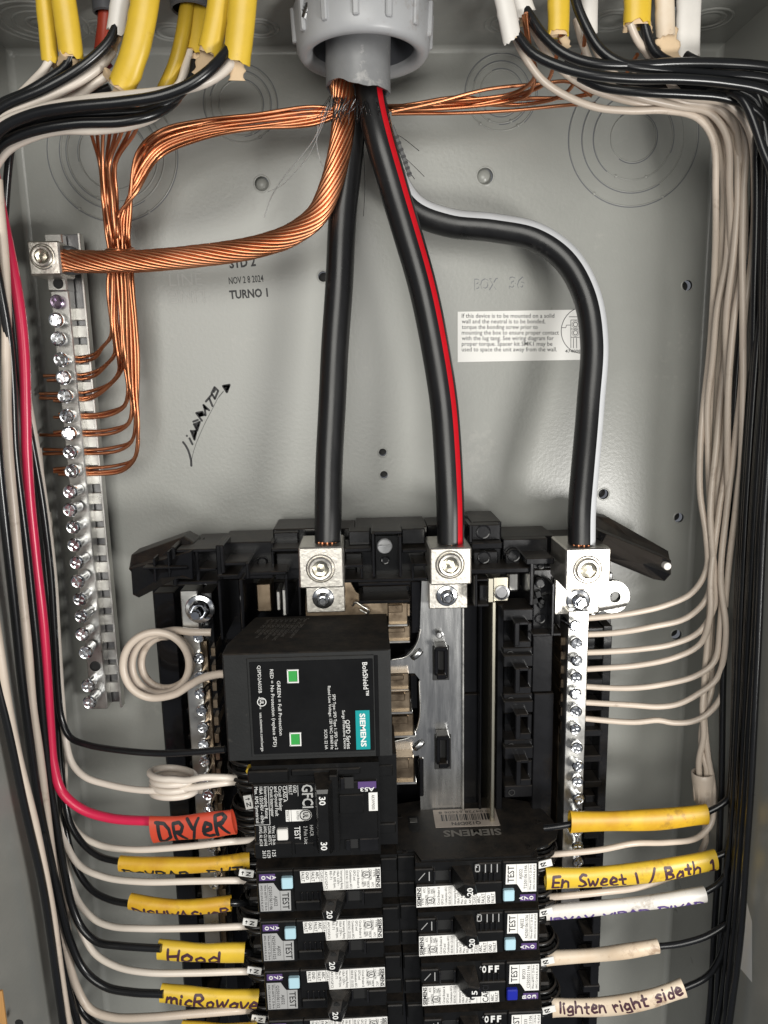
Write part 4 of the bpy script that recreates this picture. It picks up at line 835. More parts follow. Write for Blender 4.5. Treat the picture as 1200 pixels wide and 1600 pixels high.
# ------------------------------------------------------------------ single pole breakers
SIG = ['GND', 'FAULT']
def breaker(label, serial, flip, amps='20', tagtxt=('A', '7', '0'), button='sky_button', code='AJ022', kind='afgf', top=False):
    r = Root('breaker', label, 'breaker', (0, 0, 0), 'single pole breakers in two stacks'); e = r.e
    sub(LB().prism(body_profile(25.0, 0), (0, 0, 24.6)), 'case', 'breaker', e)
    wing(r, 25, flip)
    sub(LB().lbox(.6, 19, .8, 24.6, 75, 78, .5).lbox(19, 63, .8, 13.4, 75, 78, .5), 'front_plate', 'breaker', e)
    each('front_step', 'breaker', e, [(54, 63.6, 14.6, 22.4, 75, 78.2, .5), (19.4, 32, 19, 24, 75, 77.6, .5)])
    sub(LB().lbox(46, 53.6, 14.8, 20.2, 75.5, 76.75, .1), 'toggle_slot', 'dark', e)
    each('slot_cheek', 'plastic2', e, [(45.2, 46.2, 14, 21, 76, 78, .3), (53.2, 54.2, 14, 21.4, 76, 78.6, .3)])
    each('pole_step', 'breaker', e, [(63, 71.5, 2, 9, 68, 70.2, .5), (63, 71.8, 16, 24, 68, 70.0, .5)])
    for k in range(4): sub(LB().lbox(22.5 + 2.7 * k, 23.3 + 2.7 * k, 13.8, 18.4, 75.5, 77.9, .2), 'grip_ridge', 'plastic2', e)
    if flip:
        sub(LB().lathe(brk_local(31.5, 20.6, 76.5), (0, -1, 0), [(1.7, 0), (1.7, .5), (1.1, .8), (1.0, .3), (.01, .3)], 20), 'rating_pin', 'steel', e)
        mb = LB()
        if amps == '20':
            for k in range(3): mb.lbox(21.5 + 3 * k, 22.0 + 3 * k, 19, 23.6, 77.4, 78.0, .05)
            mb.lbox(30.5, 33, 23.2, 23.7, 77.4, 78, .05).lbox(30.5, 33, 19.5, 20, 77.4, 78, .05).lbox(30.5, 31, 19.5, 23.7, 77.4, 78, .05).lbox(32.6, 33, 19.5, 23.7, 77.4, 78, .05)
        else:
            for k in range(3): mb.text('FFO'[k], brk_local(25 + 3.3 * k, 19.4, 78.0), (-1, 0, 0), 3.6, 2.2, bold=.05)
        sub(mb, 'off_mark', 'print' if amps == '15' else 'greylabel', e)
        mb = LB(); mb.lbox(56, 56.5, 16, 21, 78.2, 78.5, .05); mb.obox(brk_local(60, 18.5, 78.4), (1.6, 0, 1.9), (0, .15, 0), (-.15, 0, .13), .05); sub(mb, 'on_mark', 'greylabel', e)
    pts = [(22.5, 1.4), (62.8, .8), (62.8, 12.4), (34, 12.8), (33.6, 7.6), (22.8, 8)]
    lab = sub(LB().lplate(pts, 77.98), 'rating_label', 'label', e)
    mb = LB(); H = 78.2
    cols = [('FAULT', 23.1, 7.2), ('GND', 25.3, 6.2), ('FAULT', 28.1, 7.2), ('ARC', 30.3, 6)] if kind == 'afgf' else [('FAULT', 23.1, 7.2), ('ARC', 25.3, 6)]
    for s, u, v1 in cols: mb.vtx(s, u, 1.9, v1, 1.55, H, .008)
    if kind != 'afgf': mb.vtx('CAFCI', 28.2, 1.7, 12, 3.0, H, .01)
    for s, u, v1 in [('CLASS A', 32.7, 7.2), ('AFCI/GFCI', 34.9, 11.8), ('RE-71', 37.3, 6.5), ('Max. RMS Sym.', 39.1, 11.6), ('10kA 120V~', 40.9, 10.4), ('Interrupting Rating', 42.7, 12), ('ISSUE NO. CE13325', 45.3, 12), ('Combination AFCI', 47.2, 12), ('GFCI and', 49.1, 7.6), ('Circuit Breaker &', 51.0, 12), ('LISTED E-14877', 53.2, 11.4)][0 if kind == 'afgf' else 2:]:
        mb.vtx(s, u, 1.9, v1, 1.2, H)
    mb.vtx('HACR', 55.9, 8.4, 11.8, 1.1, H); mb.vtx('SWD', 54.4, 8.4, 11, 1.1, H)
    mb.vtx('QFGA2N' if kind == 'afgf' else 'QAF2N', 57.2, 1.9, 7.6, 1.25, H); mb.vtx('TYPE', 59, 1.9, 6, 1.25, H); mb.vtx('ATC', 58.2, 9, 11.8, 1.2, H); mb.vtx('SIEMENS', 60.6, 1.5, 12, 1.8, H, .03)
    mb.lathe(brk_local(55.6, 4.6, H), (0, -1, 0), [(1.8, 0), (2.1, 0)], 26); mb.vtx('UL', 54.8, 3.4, 5.8, 1.7, H, .03)
    for u, v1 in ((27.5, 7.8), (32.2, 7.8), (34.2, 12.6), (44.7, 12.5), (56.9, 12.4), (60.2, 12.4)): mb.lbox(u, u + .14, 1.2, v1, H - .06, H - .01, .0001)
    sub(mb, 'print', 'ink', lab)
    ser = sub(LB().lplate([(1.7, 7.4), (9, 7.4), (11, 11), (11.8, 12), (17.4, 12), (17.2, 23.2), (1.9, 23.2)], 77.98), 'serial_label', 'greylabel' if not flip else 'label', e)
    mb = LB(); mb.vtx('TEST', 13.2, 13, 22.4, 3.2, H, .01); mb.vtx(code, 9.0, 14.6, 20.4, 1.6, H); mb.vtx(serial, 6.6, 9, 22.4, 1.5, H); mb.vtx('Wire 60/75°C 25 lb-in', 4.3, 8.4, 22.6, 1.1, H); mb.vtx('AWG CU #14-8 AL #12-8', 2.4, 8.4, 22.6, 1.1, H)
    for u in (5.9, 12.0): mb.lbox(u, u + .14, 8 if u < 8 else 12.2, 23, H - .06, H - .01, .0001)
    sub(mb, 'print', 'ink', ser)
    sub(LB().lbox(13.2, 18.8, 3.6, 9.8, 77.5, 80.2, .5), 'test_button', button, e)
    t = sub(LB().lbox(2, 10, 2.2, 5.9, 77.6, 78.35, .25), 'purple_tag', 'purple', e); mb = LB()
    for k, ch in enumerate(tagtxt): mb.text(ch, brk_local(8.4 - 2.6 * k, 2.9, 78.45), (0, 0, -1), 2.0, 2.3, bold=.02)
    sub(mb, 'print', 'print', t)
    if flip: ntag(r, -5.0, 15.5, 68, .22, True)
    else: ntag(r, -6.0, 8.6, 68, -.2)
    toggle(r, [(32.5, 13.5), (38, 13), (46, 13.8), (45, 22.5), (35, 22.8)], [(33.4, 16, 89.5), (35.8, 12.2, 86), (41, 12.2, 86), (43.6, 15, 85), (40.2, 22, 89.5), (34.4, 20.6, 89.5), (40, 15.6, 89.5)], 75.5, 89.5, [(amps, 35.9, 15.2, 19.6, 2.7)], [(38.0, 13.6, 87.4)])
    return r
def place(r, px, py, flip):
    c = W(px, py, 78); r.e.location = Vector((c.x, -25, c.z)) * MM
    if flip: r.e.rotation_euler = (0, math.pi, 0)
LEFT = [(512, 1391, 'Q2501061146'), (516, 1469, 'N2501061325'), (521, 1545.5, 'Q2501061152'), (526, 1622, 'Q2501061160')]
LL = ['single pole 20 amp breaker directly under the two pole breaker', 'single pole 20 amp breaker level with the grubby yellow sleeve, serial N2501061325', 'single pole 20 amp breaker beside the Hood sleeve, serial Q2501061152', 'single pole breaker cut by the picture edge below the microwave sleeve']
for (px, py, ser), lb in zip(LEFT, LL): place(breaker(lb, ser, False), px, py, False)
RIGHT = [(733, 1382, 'T2501061546'), (736, 1459, 'N2501061536'), (740, 1537.5, 'C2502021146'), (744, 1615, 'C2502021106')]
RL = ['single pole 20 amp breaker with a dusty upper flank and a bar code sticker', 'single pole 20 amp breaker under the dusty topmost one, pale blue test button', 'single pole 15 amp breaker with a deep blue test button and CAFCI label', 'single pole breaker cut by the picture edge below the 15 amp one']
br = []
for i, ((px, py, ser), lb) in enumerate(zip(RIGHT, RL)):
    r = breaker(lb, ser, True) if i < 2 else breaker(lb, ser, True, '15', ('B', '0', '3'), 'blue_button', 'BF233', 'caf'); place(r, px, py, True); br.append(r)
# the dusty flank of the topmost one: rounded outer end, sticker, name and bus slot (local frame, turned half round)
r = br[0].e
fl = [(-5, 28), (-11, 36), (-14.5, 46), (-15, 55), (-12.5, 62), (-7, 67), (0, 70), (4, 75.5), (60, 76), (63, 68), (72, 68), (72, 26), (52, 22), (10, 22)]
sub(LB().prism([brk_local(u, 25.05, h) for u, h in fl], (0, 0, -1.0)), 'dusty_flank', 'breaker', r)
q = lambda u, h: brk_local(u, 26.1, h)
st = sub(LB().prism([q(15, 33), q(50, 33), q(50, 49.5), q(15, 49.5)], (0, 0, -.12)), 'barcode_sticker', 'oldlabel', r)
mb = LB(); rn = random.Random(5); u = 18.5
while u < 46:
    w = rn.choice((.3, .5, .9)); mb.add([q(u, 38), q(u + w, 38), q(u + w, 44), q(u, 44)], [(0, 1, 2, 3)]); u += w + rn.choice((.35, .5, .8))
up = Vector((0, 0, -1))
mb.v = [v + Vector((0, 0, -.2)) for v in mb.v]
def ftx(s, u, h, cap, fit, bold=.0): mb.text(s, q(u, h) + Vector((0, 0, -.2)), (1, 0, 0), cap, fit, n=(0, 0, -1), bold=bold)
ftx('Q120DFN', 25, 45.4, 2.6, 16, .02); ftx('0 04728 65606 8', 19, 35, 2.0, 28); ftx('LD', 32, 33.3, 1.4, 3)
sub(mb, 'print', 'ink', st)
mb = LB(); mb.text('SIEMENS', q(15.5, 52.5) + Vector((0, 0, -.1)), (1, 0, 0), 5.2, 31, n=(0, 0, -1), bold=.03); sub(mb, 'moulded_name', 'faded', r)
sub(LB().prism([q(58.5, 38), q(64.5, 38), q(64.5, 50), q(63, 52.5), q(60, 52.5), q(58.5, 50)], (0, 0, -.1)), 'bus_slot', 'dark', r)
sub(LB().prism([q(59.5, 40), q(63.5, 40), q(63.5, 44), q(59.5, 44)], (0, 0, -.25)), 'slot_contact', 'bar', r)
for u, h in ((69, 38), (68, 69), (-6, 48), (4, 69)): sub(LB().lathe(q(u, h), (0, 0, -1), [(1.5, 0), (1.5, .25), (1.0, .35), (1.0, .05), (.01, .05)], 16), 'flank_rivet', 'breaker', r)
# ------------------------------------------------------------------ bare copper ground wires
ORD = ['leftmost', 'second', 'third', 'fourth', 'fifth', 'sixth', 'seventh', 'eighth']
def lerp(a, b, f): return a + (b - a) * f
def tab1(T, y):
    for (y0, c0, w0), (y1, c1, w1) in zip(T, T[1:]):
        if y <= y1: f = (y - y0) / (y1 - y0); return lerp(c0, c1, f), lerp(w0, w1, f)
    return T[-1][1], T[-1][2]
BT = [(200, 184, 80), (260, 184, 58), (310, 183, 46), (370, 184, 36), (400, 187, 33), (430, 188, 36), (500, 191, 42), (560, 194, 42), (620, 200, 34), (680, 207, 18), (720, 211, 10)]
TERM = [562, 562, 590, 590, 619, 619, 619, 650, 650, 677, 677, 706, 706, 734, 734, 734]
WHERE = {562: 'the highest wired screw', 590: 'the second wired screw', 619: 'the third wired screw', 650: 'the fourth wired screw', 677: 'the fifth wired screw', 706: 'the sixth wired screw', 734: 'the lowest wired screw'}
rn = random.Random(11)
for i in range(16):
    yT = TERM[i]; f = i / 15; right = i >= 8; pts = []
    zj = rn.uniform(-3, 3)
    if not right:
        k = i; x0 = 142 + 10.5 * k
        pts += [(x0 + rn.uniform(-3, 3), 150, 44), (x0 - 1, 196, 38 + zj)]
        for y in (255, 310, 362): pts.append((tab1(BT, y)[0] + (k / 15 - .5) * tab1(BT, y)[1] + rn.uniform(-2, 2), y, 27 + zj + 4 * math.sin(i * 2.3 + y)))
    else:
        k = (i - 8) / 7; g = 1 - k
        pts += [[(822, 20, 80), (828, 75, 70), (836, 118, 56), (800, 146, 36)], [(880, 40, 78), (866, 100, 62), (850, 132, 46), (800, 150, 34)], [(996, 85, 70), (965, 130, 52), (905, 150, 40), (820, 154, 32)], [(916, 40, 72), (905, 110, 56), (880, 148, 42), (810, 164, 30)]][i % 4]
        e = rn.uniform(-9, 9)
        pts += [(720, 158 + e * .9 + 4 * g, 28 + zj), (640, 168 + e * .7, 26 - zj), (560, 172 + rn.uniform(-6, 6), 24 + zj), (490, lerp(170, 193, 1 - k) + rn.uniform(-3, 3), 24), (400, lerp(178, 202, 1 - k) + rn.uniform(-2, 2), 25 + zj), (318, lerp(187, 216, 1 - k), 26), (248, lerp(205, 246, 1 - k), 28 - zj), (214, lerp(233, 292, 1 - k) + 8, 28 + zj)]
        for y in (340, 372): pts.append((tab1(BT, y)[0] + (i / 15 - .5) * tab1(BT, y)[1] + rn.uniform(-1.5, 1.5), y, 25 + zj))
    y = 400
    while y < yT - 58:
        c, w = tab1(BT, y); pts.append((c + (f - .5) * w + rn.uniform(-2.2, 2.2), y, (19 if i % 2 else 25) + zj)); y += 52
    c, w = tab1(BT, yT - 40); xe = c + (f - .5) * w * .7
    j = {0: -3.4, 1: 2.8, 2: 8}[[n for n in range(16) if TERM[n] == yT].index(i)] + rn.uniform(-1, 1)
    late = yT > 640
    if late: pts += [(xe + 2, yT - 42, 20), (xe - 4, yT - 16, 18), (xe - 24, yT - 5 + j, 16), (150, yT + j, 15)]
    else: pts += [(xe - 4, yT - 38, 20), (xe - 18, yT - 20, 18), (148, yT - 6 + j, 16)]
    pts += [(120, yT + j, 14), (100, yT + j, 13.5), (rn.choice((62, 68, 74, 84, 92)), yT + j + rn.uniform(-1, 2), 13.5)]
    pass
    n_at = [n for n in range(16) if TERM[n] == yT].index(i)
    wire('ground_wire', 'bare copper wire, %s under %s of the grounding bar' % ((['upper of two', 'lower of two'] if TERM.count(yT) == 2 else ['uppermost of three', 'middle of three', 'lowest of three'])[n_at], WHERE[yT]), 'copper', .86, pts, 'bare copper ground wires', sides=8, step=3.2)
for n, (lab, p) in enumerate([('single bare copper wire rising out of the bundle to the white cable above', [(818, 24, 84), (824, 60, 76), (832, 100, 62), (833, 134, 44), (822, 150, 38), (790, 160, 32), (700, 170, 30), (612, 172, 30)]), ('bare copper wire crossing over the top of the bundle toward the far corner', [(612, 175, 34), (680, 160, 34), (760, 140, 34), (840, 132, 36), (890, 128, 40), (925, 150, 44)]), ('bare copper wire lowest in the bundle, ending under the white wires', [(612, 178, 26), (700, 177, 25), (800, 172, 26), (880, 165, 30), (930, 162, 36)])]):
    wire('ground_wire', lab, 'copper', .86, p, 'bare copper ground wires', sides=8)
tag(MB().tube(path([(164, 394, 22), (170, 390, 30), (185, 391, 34), (200, 391, 30), (206, 388, 24), (209, 392, 18), (203, 397, 16), (185, 399, 12)], 1.5), .8, sides=8).build('copper_tie', 'copper'), 'single copper wire wrapped round the bundle as a tie', 'wire')
# ------------------------------------------------------------------ cable sheaths entering at the top
def sheath(name, label, m, pts, rx, ry, paper=None, group=None):
    pa = path(pts, 3); S = Root(name, label, 'cable', pa[-1], group)
    mb = MB().tube(pa, rx, ry, sides=20, caps=False)
    inner = MB().tube(pa[-7:], rx - .7, ry - .7, sides=20, caps=False)
    fr = frames(pa)[-1]; p = pa[-1]; n = 20; vs = []
    rj = random.Random(int(pts[0][0])); jt = [rj.uniform(-1.3, .5) + 1.2 * math.sin(2 * math.pi * k / n + pts[0][0]) for k in range(n)]; kk = random.Random(int(pts[-1][0]))
    wr = [kk.uniform(-.12, .12) for _ in range(len(pa))]
    for i in range(len(pa)):
        for k in range(n): mb.v[i * n + k] += (mb.v[i * n + k] - pa[i]) * (wr[i] * .5 * max(0, math.sin(2 * math.pi * k / n + i * .4)))
    for k in range(n): mb.v[(len(pa) - 1) * n + k] += fr[0] * jt[k]
    for d in (0, .7):
        for k in range(n):
            a = 2 * math.pi * k / n; vs.append(mb.v[(len(pa) - 1) * n + k] if not d else p + fr[0] * jt[k] + fr[1] * ((ry - d) * math.cos(a)) + fr[2] * ((rx - d) * math.sin(a)))
    mb.add(vs, [(k, (k + 1) % n, n + (k + 1) % n, n + k) for k in range(n)])
    part(mb, 'outer_sheath', m, S); part(inner, 'sheath_inside', 'paper', S)
    if paper:
        for pp, w in paper:
            q = path(pp, 1.5); rnp = random.Random(int(pp[0][0])); part(MB().tube(q, lambda f: w * (1 - .25 * f + .18 * math.sin(f * 14)), lambda f: .5 + .9 * (1 - f), sides=14), 'paper_wrap', 'paper', S)
    return S
YG = 'yellow sheathed cables at the top'; WG = 'white sheathed cables at the top'
sheath('sheathed_cable', 'narrow yellow cable nearest the box corner, with a white wire below', 'yellow', [(58, -80, 80), (66, -20, 78), (72, 30, 76), (78, 95, 74)], 3.4, 2.6, [([(80, 88, 75), (84, 100, 72), (90, 108, 70)], 2.0)], YG)
sheath('sheathed_cable', 'yellow cable beside the narrow corner one, two black wires leaving it', 'yellow', [(88, -80, 84), (96, -20, 82), (104, 30, 80), (112, 90, 78)], 4.9, 3.2, [([(100, 82, 80), (96, 96, 76), (92, 104, 74)], 2.0), ([(118, 92, 78), (116, 104, 76), (112, 110, 74)], 1.5)], YG)
sheath('sheathed_cable', 'orange red cable in a grey connector', 'red_sheath', [(168, -60, 58), (166, 0, 58), (163, 40, 57), (158, 80, 54)], 3.0, 2.4)
sheath('sheathed_cable', 'grubby white cable next to the orange red one', 'white_sheath', [(196, -80, 78), (191, -20, 78), (186, 15, 77), (181, 50, 76)], 3.8, 2.8, [([(182, 52, 75), (174, 78, 72), (166, 92, 70)], 2.4)])
sheath('sheathed_cable', 'fattest yellow cable, bending toward the box corner in front of the others', 'yellow', [(232, -80, 84), (228, -10, 84), (220, 40, 83), (208, 90, 81), (188, 140, 78)], 5.6, 3.6, [([(190, 136, 78), (182, 144, 76), (177, 150, 74)], 2.2), ([(170, 112, 78), (166, 122, 76)], 2.2)], YG)
sheath('sheathed_cable', 'long narrow yellow cable dropping behind the black and white wires', 'yellow', [(300, -60, 56), (292, 10, 58), (284, 60, 60), (272, 105, 60), (252, 148, 58)], 3.0, 2.5, None, YG)
sheath('sheathed_cable', 'short wide yellow cable in a grey connector', 'yellow', [(308, -60, 54), (307, 0, 54), (305, 50, 55), (302, 84, 56)], 5.4, 3.4, [([(306, 84, 56), (311, 96, 56), (314, 108, 56)], 3.0)], YG)
sheath('sheathed_cable', 'glossy yellow cable with torn brown paper at its cut end', 'yellow', [(352, -80, 80), (346, -20, 80), (337, 35, 78), (326, 84, 76)], 4.8, 3.2, [([(327, 80, 75), (318, 100, 73), (310, 120, 71)], 3.6)], YG)
sheath('sheathed_cable', 'wide yellow cable with a brown paper flap hanging straight down', 'yellow', [(384, -80, 84), (381, -20, 84), (376, 40, 82), (370, 94, 80)], 5.6, 3.4, [([(368, 86, 79), (369, 105, 78), (370, 126, 77)], 4.0)], YG)
sheath('sheathed_cable', 'slim white cable with an angled cut end right of the big bushing', 'white_sheath', [(775, -80, 84), (783, -20, 84), (792, 20, 83), (800, 62, 81)], 3.9, 2.6, None, WG)
sheath('sheathed_cable', 'white cable just behind the slim angled one', 'white_sheath', [(806, -80, 76), (812, -20, 76), (816, 5, 75), (822, 22, 74)], 4.2, 2.8, [([(822, 20, 74), (820, 30, 72), (819, 40, 70)], 2.4)], WG)
sheath('sheathed_cable', 'yellow cable between the white cables with a bare copper wire beside it', 'yellow', [(872, -80, 78), (873, -20, 78), (873, 20, 77), (872, 56, 76)], 4.5, 3.0, [([(880, 55, 75), (884, 68, 73), (886, 76, 72)], 2.2)], YG)
sheath('sheathed_cable', 'white cable half hidden behind the curving black wire', 'white_sheath', [(922, -80, 66), (921, -20, 66), (920, 20, 66), (920, 58, 64)], 3.8, 2.8, None, WG)
sheath('sheathed_cable', 'yellow cable with split paper lining, nearest the far corner', 'yellow', [(998, -80, 80), (997, -20, 80), (996, 10, 79), (995, 40, 78)], 5.6, 3.4, [([(1010, 34, 78), (1014, 46, 76), (1016, 54, 75)], 1.8), ([(980, 40, 78), (978, 50, 76)], 1.6)], YG)
sheath('sheathed_cable', 'cream cable whose end bursts into brown paper', 'cream_sheath', [(1038, -80, 80), (1038, -20, 80), (1039, 20, 79), (1040, 56, 78)], 3.9, 2.8, [([(1040, 52, 78), (1046, 74, 76), (1050, 98, 74)], 5.0)], WG)
sheath('sheathed_cable', 'flat white cable hanging lowest beside the cream one', 'white_sheath', [(1078, -80, 66), (1077, -20, 66), (1075, 40, 65), (1074, 96, 64)], 5.4, 2.2, None, WG)
def connector(label, px, py, h, r, m='pvc_dark'):
    q = W(px, py, h); C = Root('cable_connector', label, 'cable connector', q, 'grey cable connectors in the top wall')
    part(MB().lathe(q, (0, 0, 1), [(r - 1.2, 1), (r - .8, 0), (r, .5), (r, 6), (r + 1.6, 6.3), (r + 1.6, 11), (r, 11.4), (r, 24)], 28), 'connector_body', m, C)
    part(MB().lathe(q, (0, 0, 1), [(r - 1.3, 12), (r - 1.2, 1)], 24), 'connector_mouth', 'dark', C)
connector('dark grey connector round the orange red cable', 165, 22, 58, 5.2); connector('dark grey connector round the short wide yellow cable', 298, 17, 55, 8.6)
connector('small dark connector between the cream and flat white cables', 1062, 8, 50, 5.0); connector('small dark connector near the far top corner', 925, -8, 48, 7)
# ------------------------------------------------------------------ wires leaving the top cables toward the near side wall
TG = 'wires from the top cables to the side wall'
def lw(label, m, r, pts): wire('wire', label, m, r, pts, TG)
lw('white wire from the narrow corner yellow cable', 'wwire', 1.7, [(80, 88, 75), (70, 108, 74), (52, 128, 72), (34, 146, 70), (0, 176, 68), (-30, 230, 66)])
lw('black wire leaving the second yellow cable, uppermost black on that side', 'kwire', 1.9, [(112, 84, 78), (104, 102, 77), (78, 122, 76), (40, 146, 75), (0, 164, 74), (-40, 200, 70)])
lw('black wire leaving the grubby white cable end', 'kwire', 2.0, [(182, 40, 77), (174, 60, 78), (155, 82, 79), (122, 108, 80), (70, 138, 80), (0, 171, 78), (-40, 215, 74)])
lw('white wire emerging under torn paper beside the fattest yellow cable', 'wwire', 1.9, [(176, 80, 72), (160, 100, 74), (130, 122, 76), (86, 146, 77), (40, 166, 77), (0, 184, 76), (-40, 230, 72)])
lw('dark maroon wire behind the fattest yellow cable', 'mwire', 1.7, [(172, 98, 66), (150, 116, 67), (118, 134, 68), (80, 154, 68), (30, 182, 66), (-30, 230, 62)])
lw('second white wire below the maroon one', 'wwire', 1.8, [(168, 118, 72), (146, 132, 72), (118, 150, 70), (70, 172, 70), (0, 205, 70), (-40, 250, 68)])
lw('white wire arching from the wide yellow cable across all sheath ends', 'wwire', 2.1, [(362, 98, 78), (348, 112, 80), (318, 130, 82), (270, 142, 83), (210, 149, 83), (130, 157, 82), (60, 172, 81), (0, 196, 79), (-40, 250, 74)])
lw('glossy black wire from the wide yellow cable, longest of the arching blacks', 'kwire', 2.2, [(360, 70, 79), (350, 86, 82), (330, 108, 85), (300, 130, 86), (255, 148, 86), (190, 159, 86), (110, 168, 85), (50, 180, 83), (0, 204, 80), (-40, 260, 75)])
lw('black wire running just under the longest arching black one', 'kwire', 1.9, [(304, 96, 62), (300, 118, 64), (280, 148, 68), (235, 172, 72), (170, 178, 74), (100, 182, 74), (40, 197, 73), (0, 216, 71), (-40, 270, 66)])
lw('lower black wire crossing the copper bundle', 'kwire', 2.1, [(286, 128, 62), (276, 154, 66), (248, 176, 72), (195, 189, 76), (120, 192, 77), (60, 202, 76), (20, 216, 74), (0, 228, 72), (-40, 290, 66)])
lw('lowest pinkish white wire crossing the copper bundle', 'wwire', 2.0, [(258, 166, 62), (240, 182, 66), (200, 196, 70), (150, 203, 72), (90, 204, 72), (40, 218, 70), (10, 236, 67), (-14, 270, 62)])
lw('thin white wire between the yellow cables above the arch', 'wwire', 1.7, [(296, 80, 58), (290, 104, 60), (280, 132, 64), (258, 150, 66)])
lw('dark wire tucked behind the white arch', 'kwire', 1.7, [(172, 136, 60), (150, 146, 60), (120, 156, 62), (70, 176, 64), (0, 210, 64), (-30, 260, 60)])
# ------------------------------------------------------------------ wires running down the near side wall
def sw(label, m, r, pts): wire('wire', label, m, r, pts, 'wires running down the side walls')
sw('black wire feeding the surge protector along the lower edge', 'kwire', 1.75, [(-12, 280, 62), (2, 400, 58), (20, 480, 54), (34, 600, 50), (50, 694, 47), (68, 800, 44), (79, 891, 42), (84, 980, 41), (91, 1080, 40), (97, 1124, 40), (110, 1152, 42), (136, 1164, 46), (180, 1172, 52), (250, 1177, 60), (352, 1171, 66)])
sw('white wire bending across to the two pole breaker below its coil', 'wwire', 1.8, [(-10, 300, 46), (6, 420, 42), (26, 520, 38), (44, 630, 36), (60, 720, 35), (72, 800, 34), (83, 900, 34), (90, 1000, 34), (96, 1090, 34), (101, 1150, 36), (112, 1192, 40), (132, 1213, 44), (168, 1225, 48), (230, 1235, 56), (290, 1232, 60), (352, 1223, 60), (385, 1220, 50)])
sw('bright pink red wire running down to the red DRYER sleeve', 'pwire', 2.45, [(-14, 250, 66), (4, 340, 64), (18, 410, 62), (30, 480, 60), (38, 560, 58), (41, 640, 57), (42, 710, 56), (46, 780, 55), (56, 870, 54), (66, 960, 54), (73, 1060, 54), (79, 1140, 54), (84, 1195, 55), (97, 1238, 56), (126, 1264, 58), (170, 1278, 61), (242, 1283, 66)])
sw('black wire hugging the pink red one and ending in the Hood sleeve', 'kwire', 2.0, [(-16, 360, 78), (0, 450, 74), (12, 525, 70), (20, 620, 66), (24, 700, 64), (33, 790, 62), (46, 900, 60), (57, 1000, 59), (67, 1130, 58), (76, 1210, 57), (88, 1290, 56), (100, 1360, 55), (113, 1415, 55), (130, 1452, 57), (152, 1472, 60), (185, 1478, 64), (252, 1482, 68)])
sw('long aged white wire beside the box edge, ending at the lowest breaker', 'bwire', 2.15, [(-4, 280, 72), (6, 400, 70), (10, 520, 70), (11, 640, 70), (14, 720, 70), (24, 830, 70), (34, 920, 69), (42, 1000, 68), (50, 1100, 66), (62, 1180, 64), (76, 1300, 61), (90, 1400, 58), (102, 1480, 56), (119, 1540, 56), (141, 1576, 58), (175, 1589, 61), (230, 1590, 65), (300, 1584, 66), (372, 1578, 64), (412, 1576, 50)])
sw('black wire outside the aged white one, ending in the microwave sleeve', 'kwire', 2.1, [(-26, 560, 84), (-8, 660, 82), (2, 760, 80), (14, 880, 78), (28, 1000, 75), (41, 1120, 72), (55, 1220, 68), (72, 1310, 64), (90, 1395, 61), (110, 1470, 59), (134, 1518, 60), (164, 1541, 62), (206, 1550, 66), (256, 1553, 69)])
sw('greenish white wire next to the flange, running off below', 'bwire', 2.1, [(-34, 820, 96), (-12, 950, 94), (6, 1060, 92), (16, 1120, 90), (33, 1205, 87), (57, 1300, 83), (77, 1400, 79), (91, 1500, 76), (105, 1590, 74), (116, 1660, 72)])
sw('black wire outermost beside the flange, running off below', 'kwire', 1.9, [(-40, 900, 96), (-10, 1040, 94), (8, 1120, 92), (33, 1233, 88), (63, 1367, 83), (80, 1467, 80), (94, 1567, 78), (106, 1660, 76)])
sw('white wire passing under the red DRYER sleeve', 'wwire', 1.8, [(40, 640, 24), (58, 800, 24), (74, 950, 25), (84, 1080, 27), (90, 1180, 30), (98, 1252, 34), (118, 1298, 40), (150, 1318, 46), (200, 1327, 54), (290, 1323, 60), (360, 1315, 61), (395, 1312, 50)])
sw('black wire entering the long yellow sleeve below DRYER', 'kwire', 1.8, [(46, 640, 30), (62, 800, 30), (78, 960, 31), (88, 1100, 33), (97, 1220, 36), (110, 1288, 41), (130, 1319, 46), (156, 1338, 52), (198, 1348, 60)])
sw('white wire between the long yellow sleeve and the curved one', 'wwire', 1.8, [(52, 700, 18), (66, 850, 19), (78, 1000, 22), (86, 1150, 27), (93, 1250, 33), (101, 1312, 39), (122, 1350, 44), (160, 1369, 51), (220, 1377, 59), (300, 1377, 62), (370, 1376, 62), (405, 1376, 50)])
sw('black wire entering the curved yellow sleeve', 'kwire', 1.8, [(60, 760, 22), (72, 920, 24), (84, 1080, 28), (94, 1220, 33), (106, 1310, 38), (120, 1358, 43), (142, 1390, 49), (172, 1406, 56), (212, 1413, 63)])
sw('white wire between the curved yellow sleeve and Hood', 'wwire', 1.8, [(62, 800, 14), (74, 960, 17), (84, 1140, 24), (94, 1290, 33), (106, 1360, 38), (122, 1408, 43), (144, 1434, 48), (172, 1447, 54), (220, 1451, 61), (300, 1450, 63), (375, 1447, 62), (408, 1446, 50)])
sw('white wire between the Hood and microwave sleeves', 'wwire', 1.8, [(60, 840, 20), (72, 1020, 24), (82, 1180, 30), (92, 1320, 36), (106, 1400, 41), (124, 1450, 46), (146, 1488, 51), (180, 1509, 57), (230, 1519, 63), (300, 1520, 64), (380, 1518, 62), (412, 1518, 50)])
sw('black wire curving away at the bottom edge under the aged white one', 'kwire', 1.9, [(60, 1240, 56), (78, 1380, 52), (95, 1470, 50), (112, 1540, 50), (132, 1584, 52), (160, 1606, 56), (220, 1620, 60)])
sw('second black wire leaving the picture at the bottom near the side wall', 'kwire', 1.9, [(66, 1300, 66), (82, 1420, 64), (98, 1510, 62), (116, 1580, 62), (132, 1640, 62)])
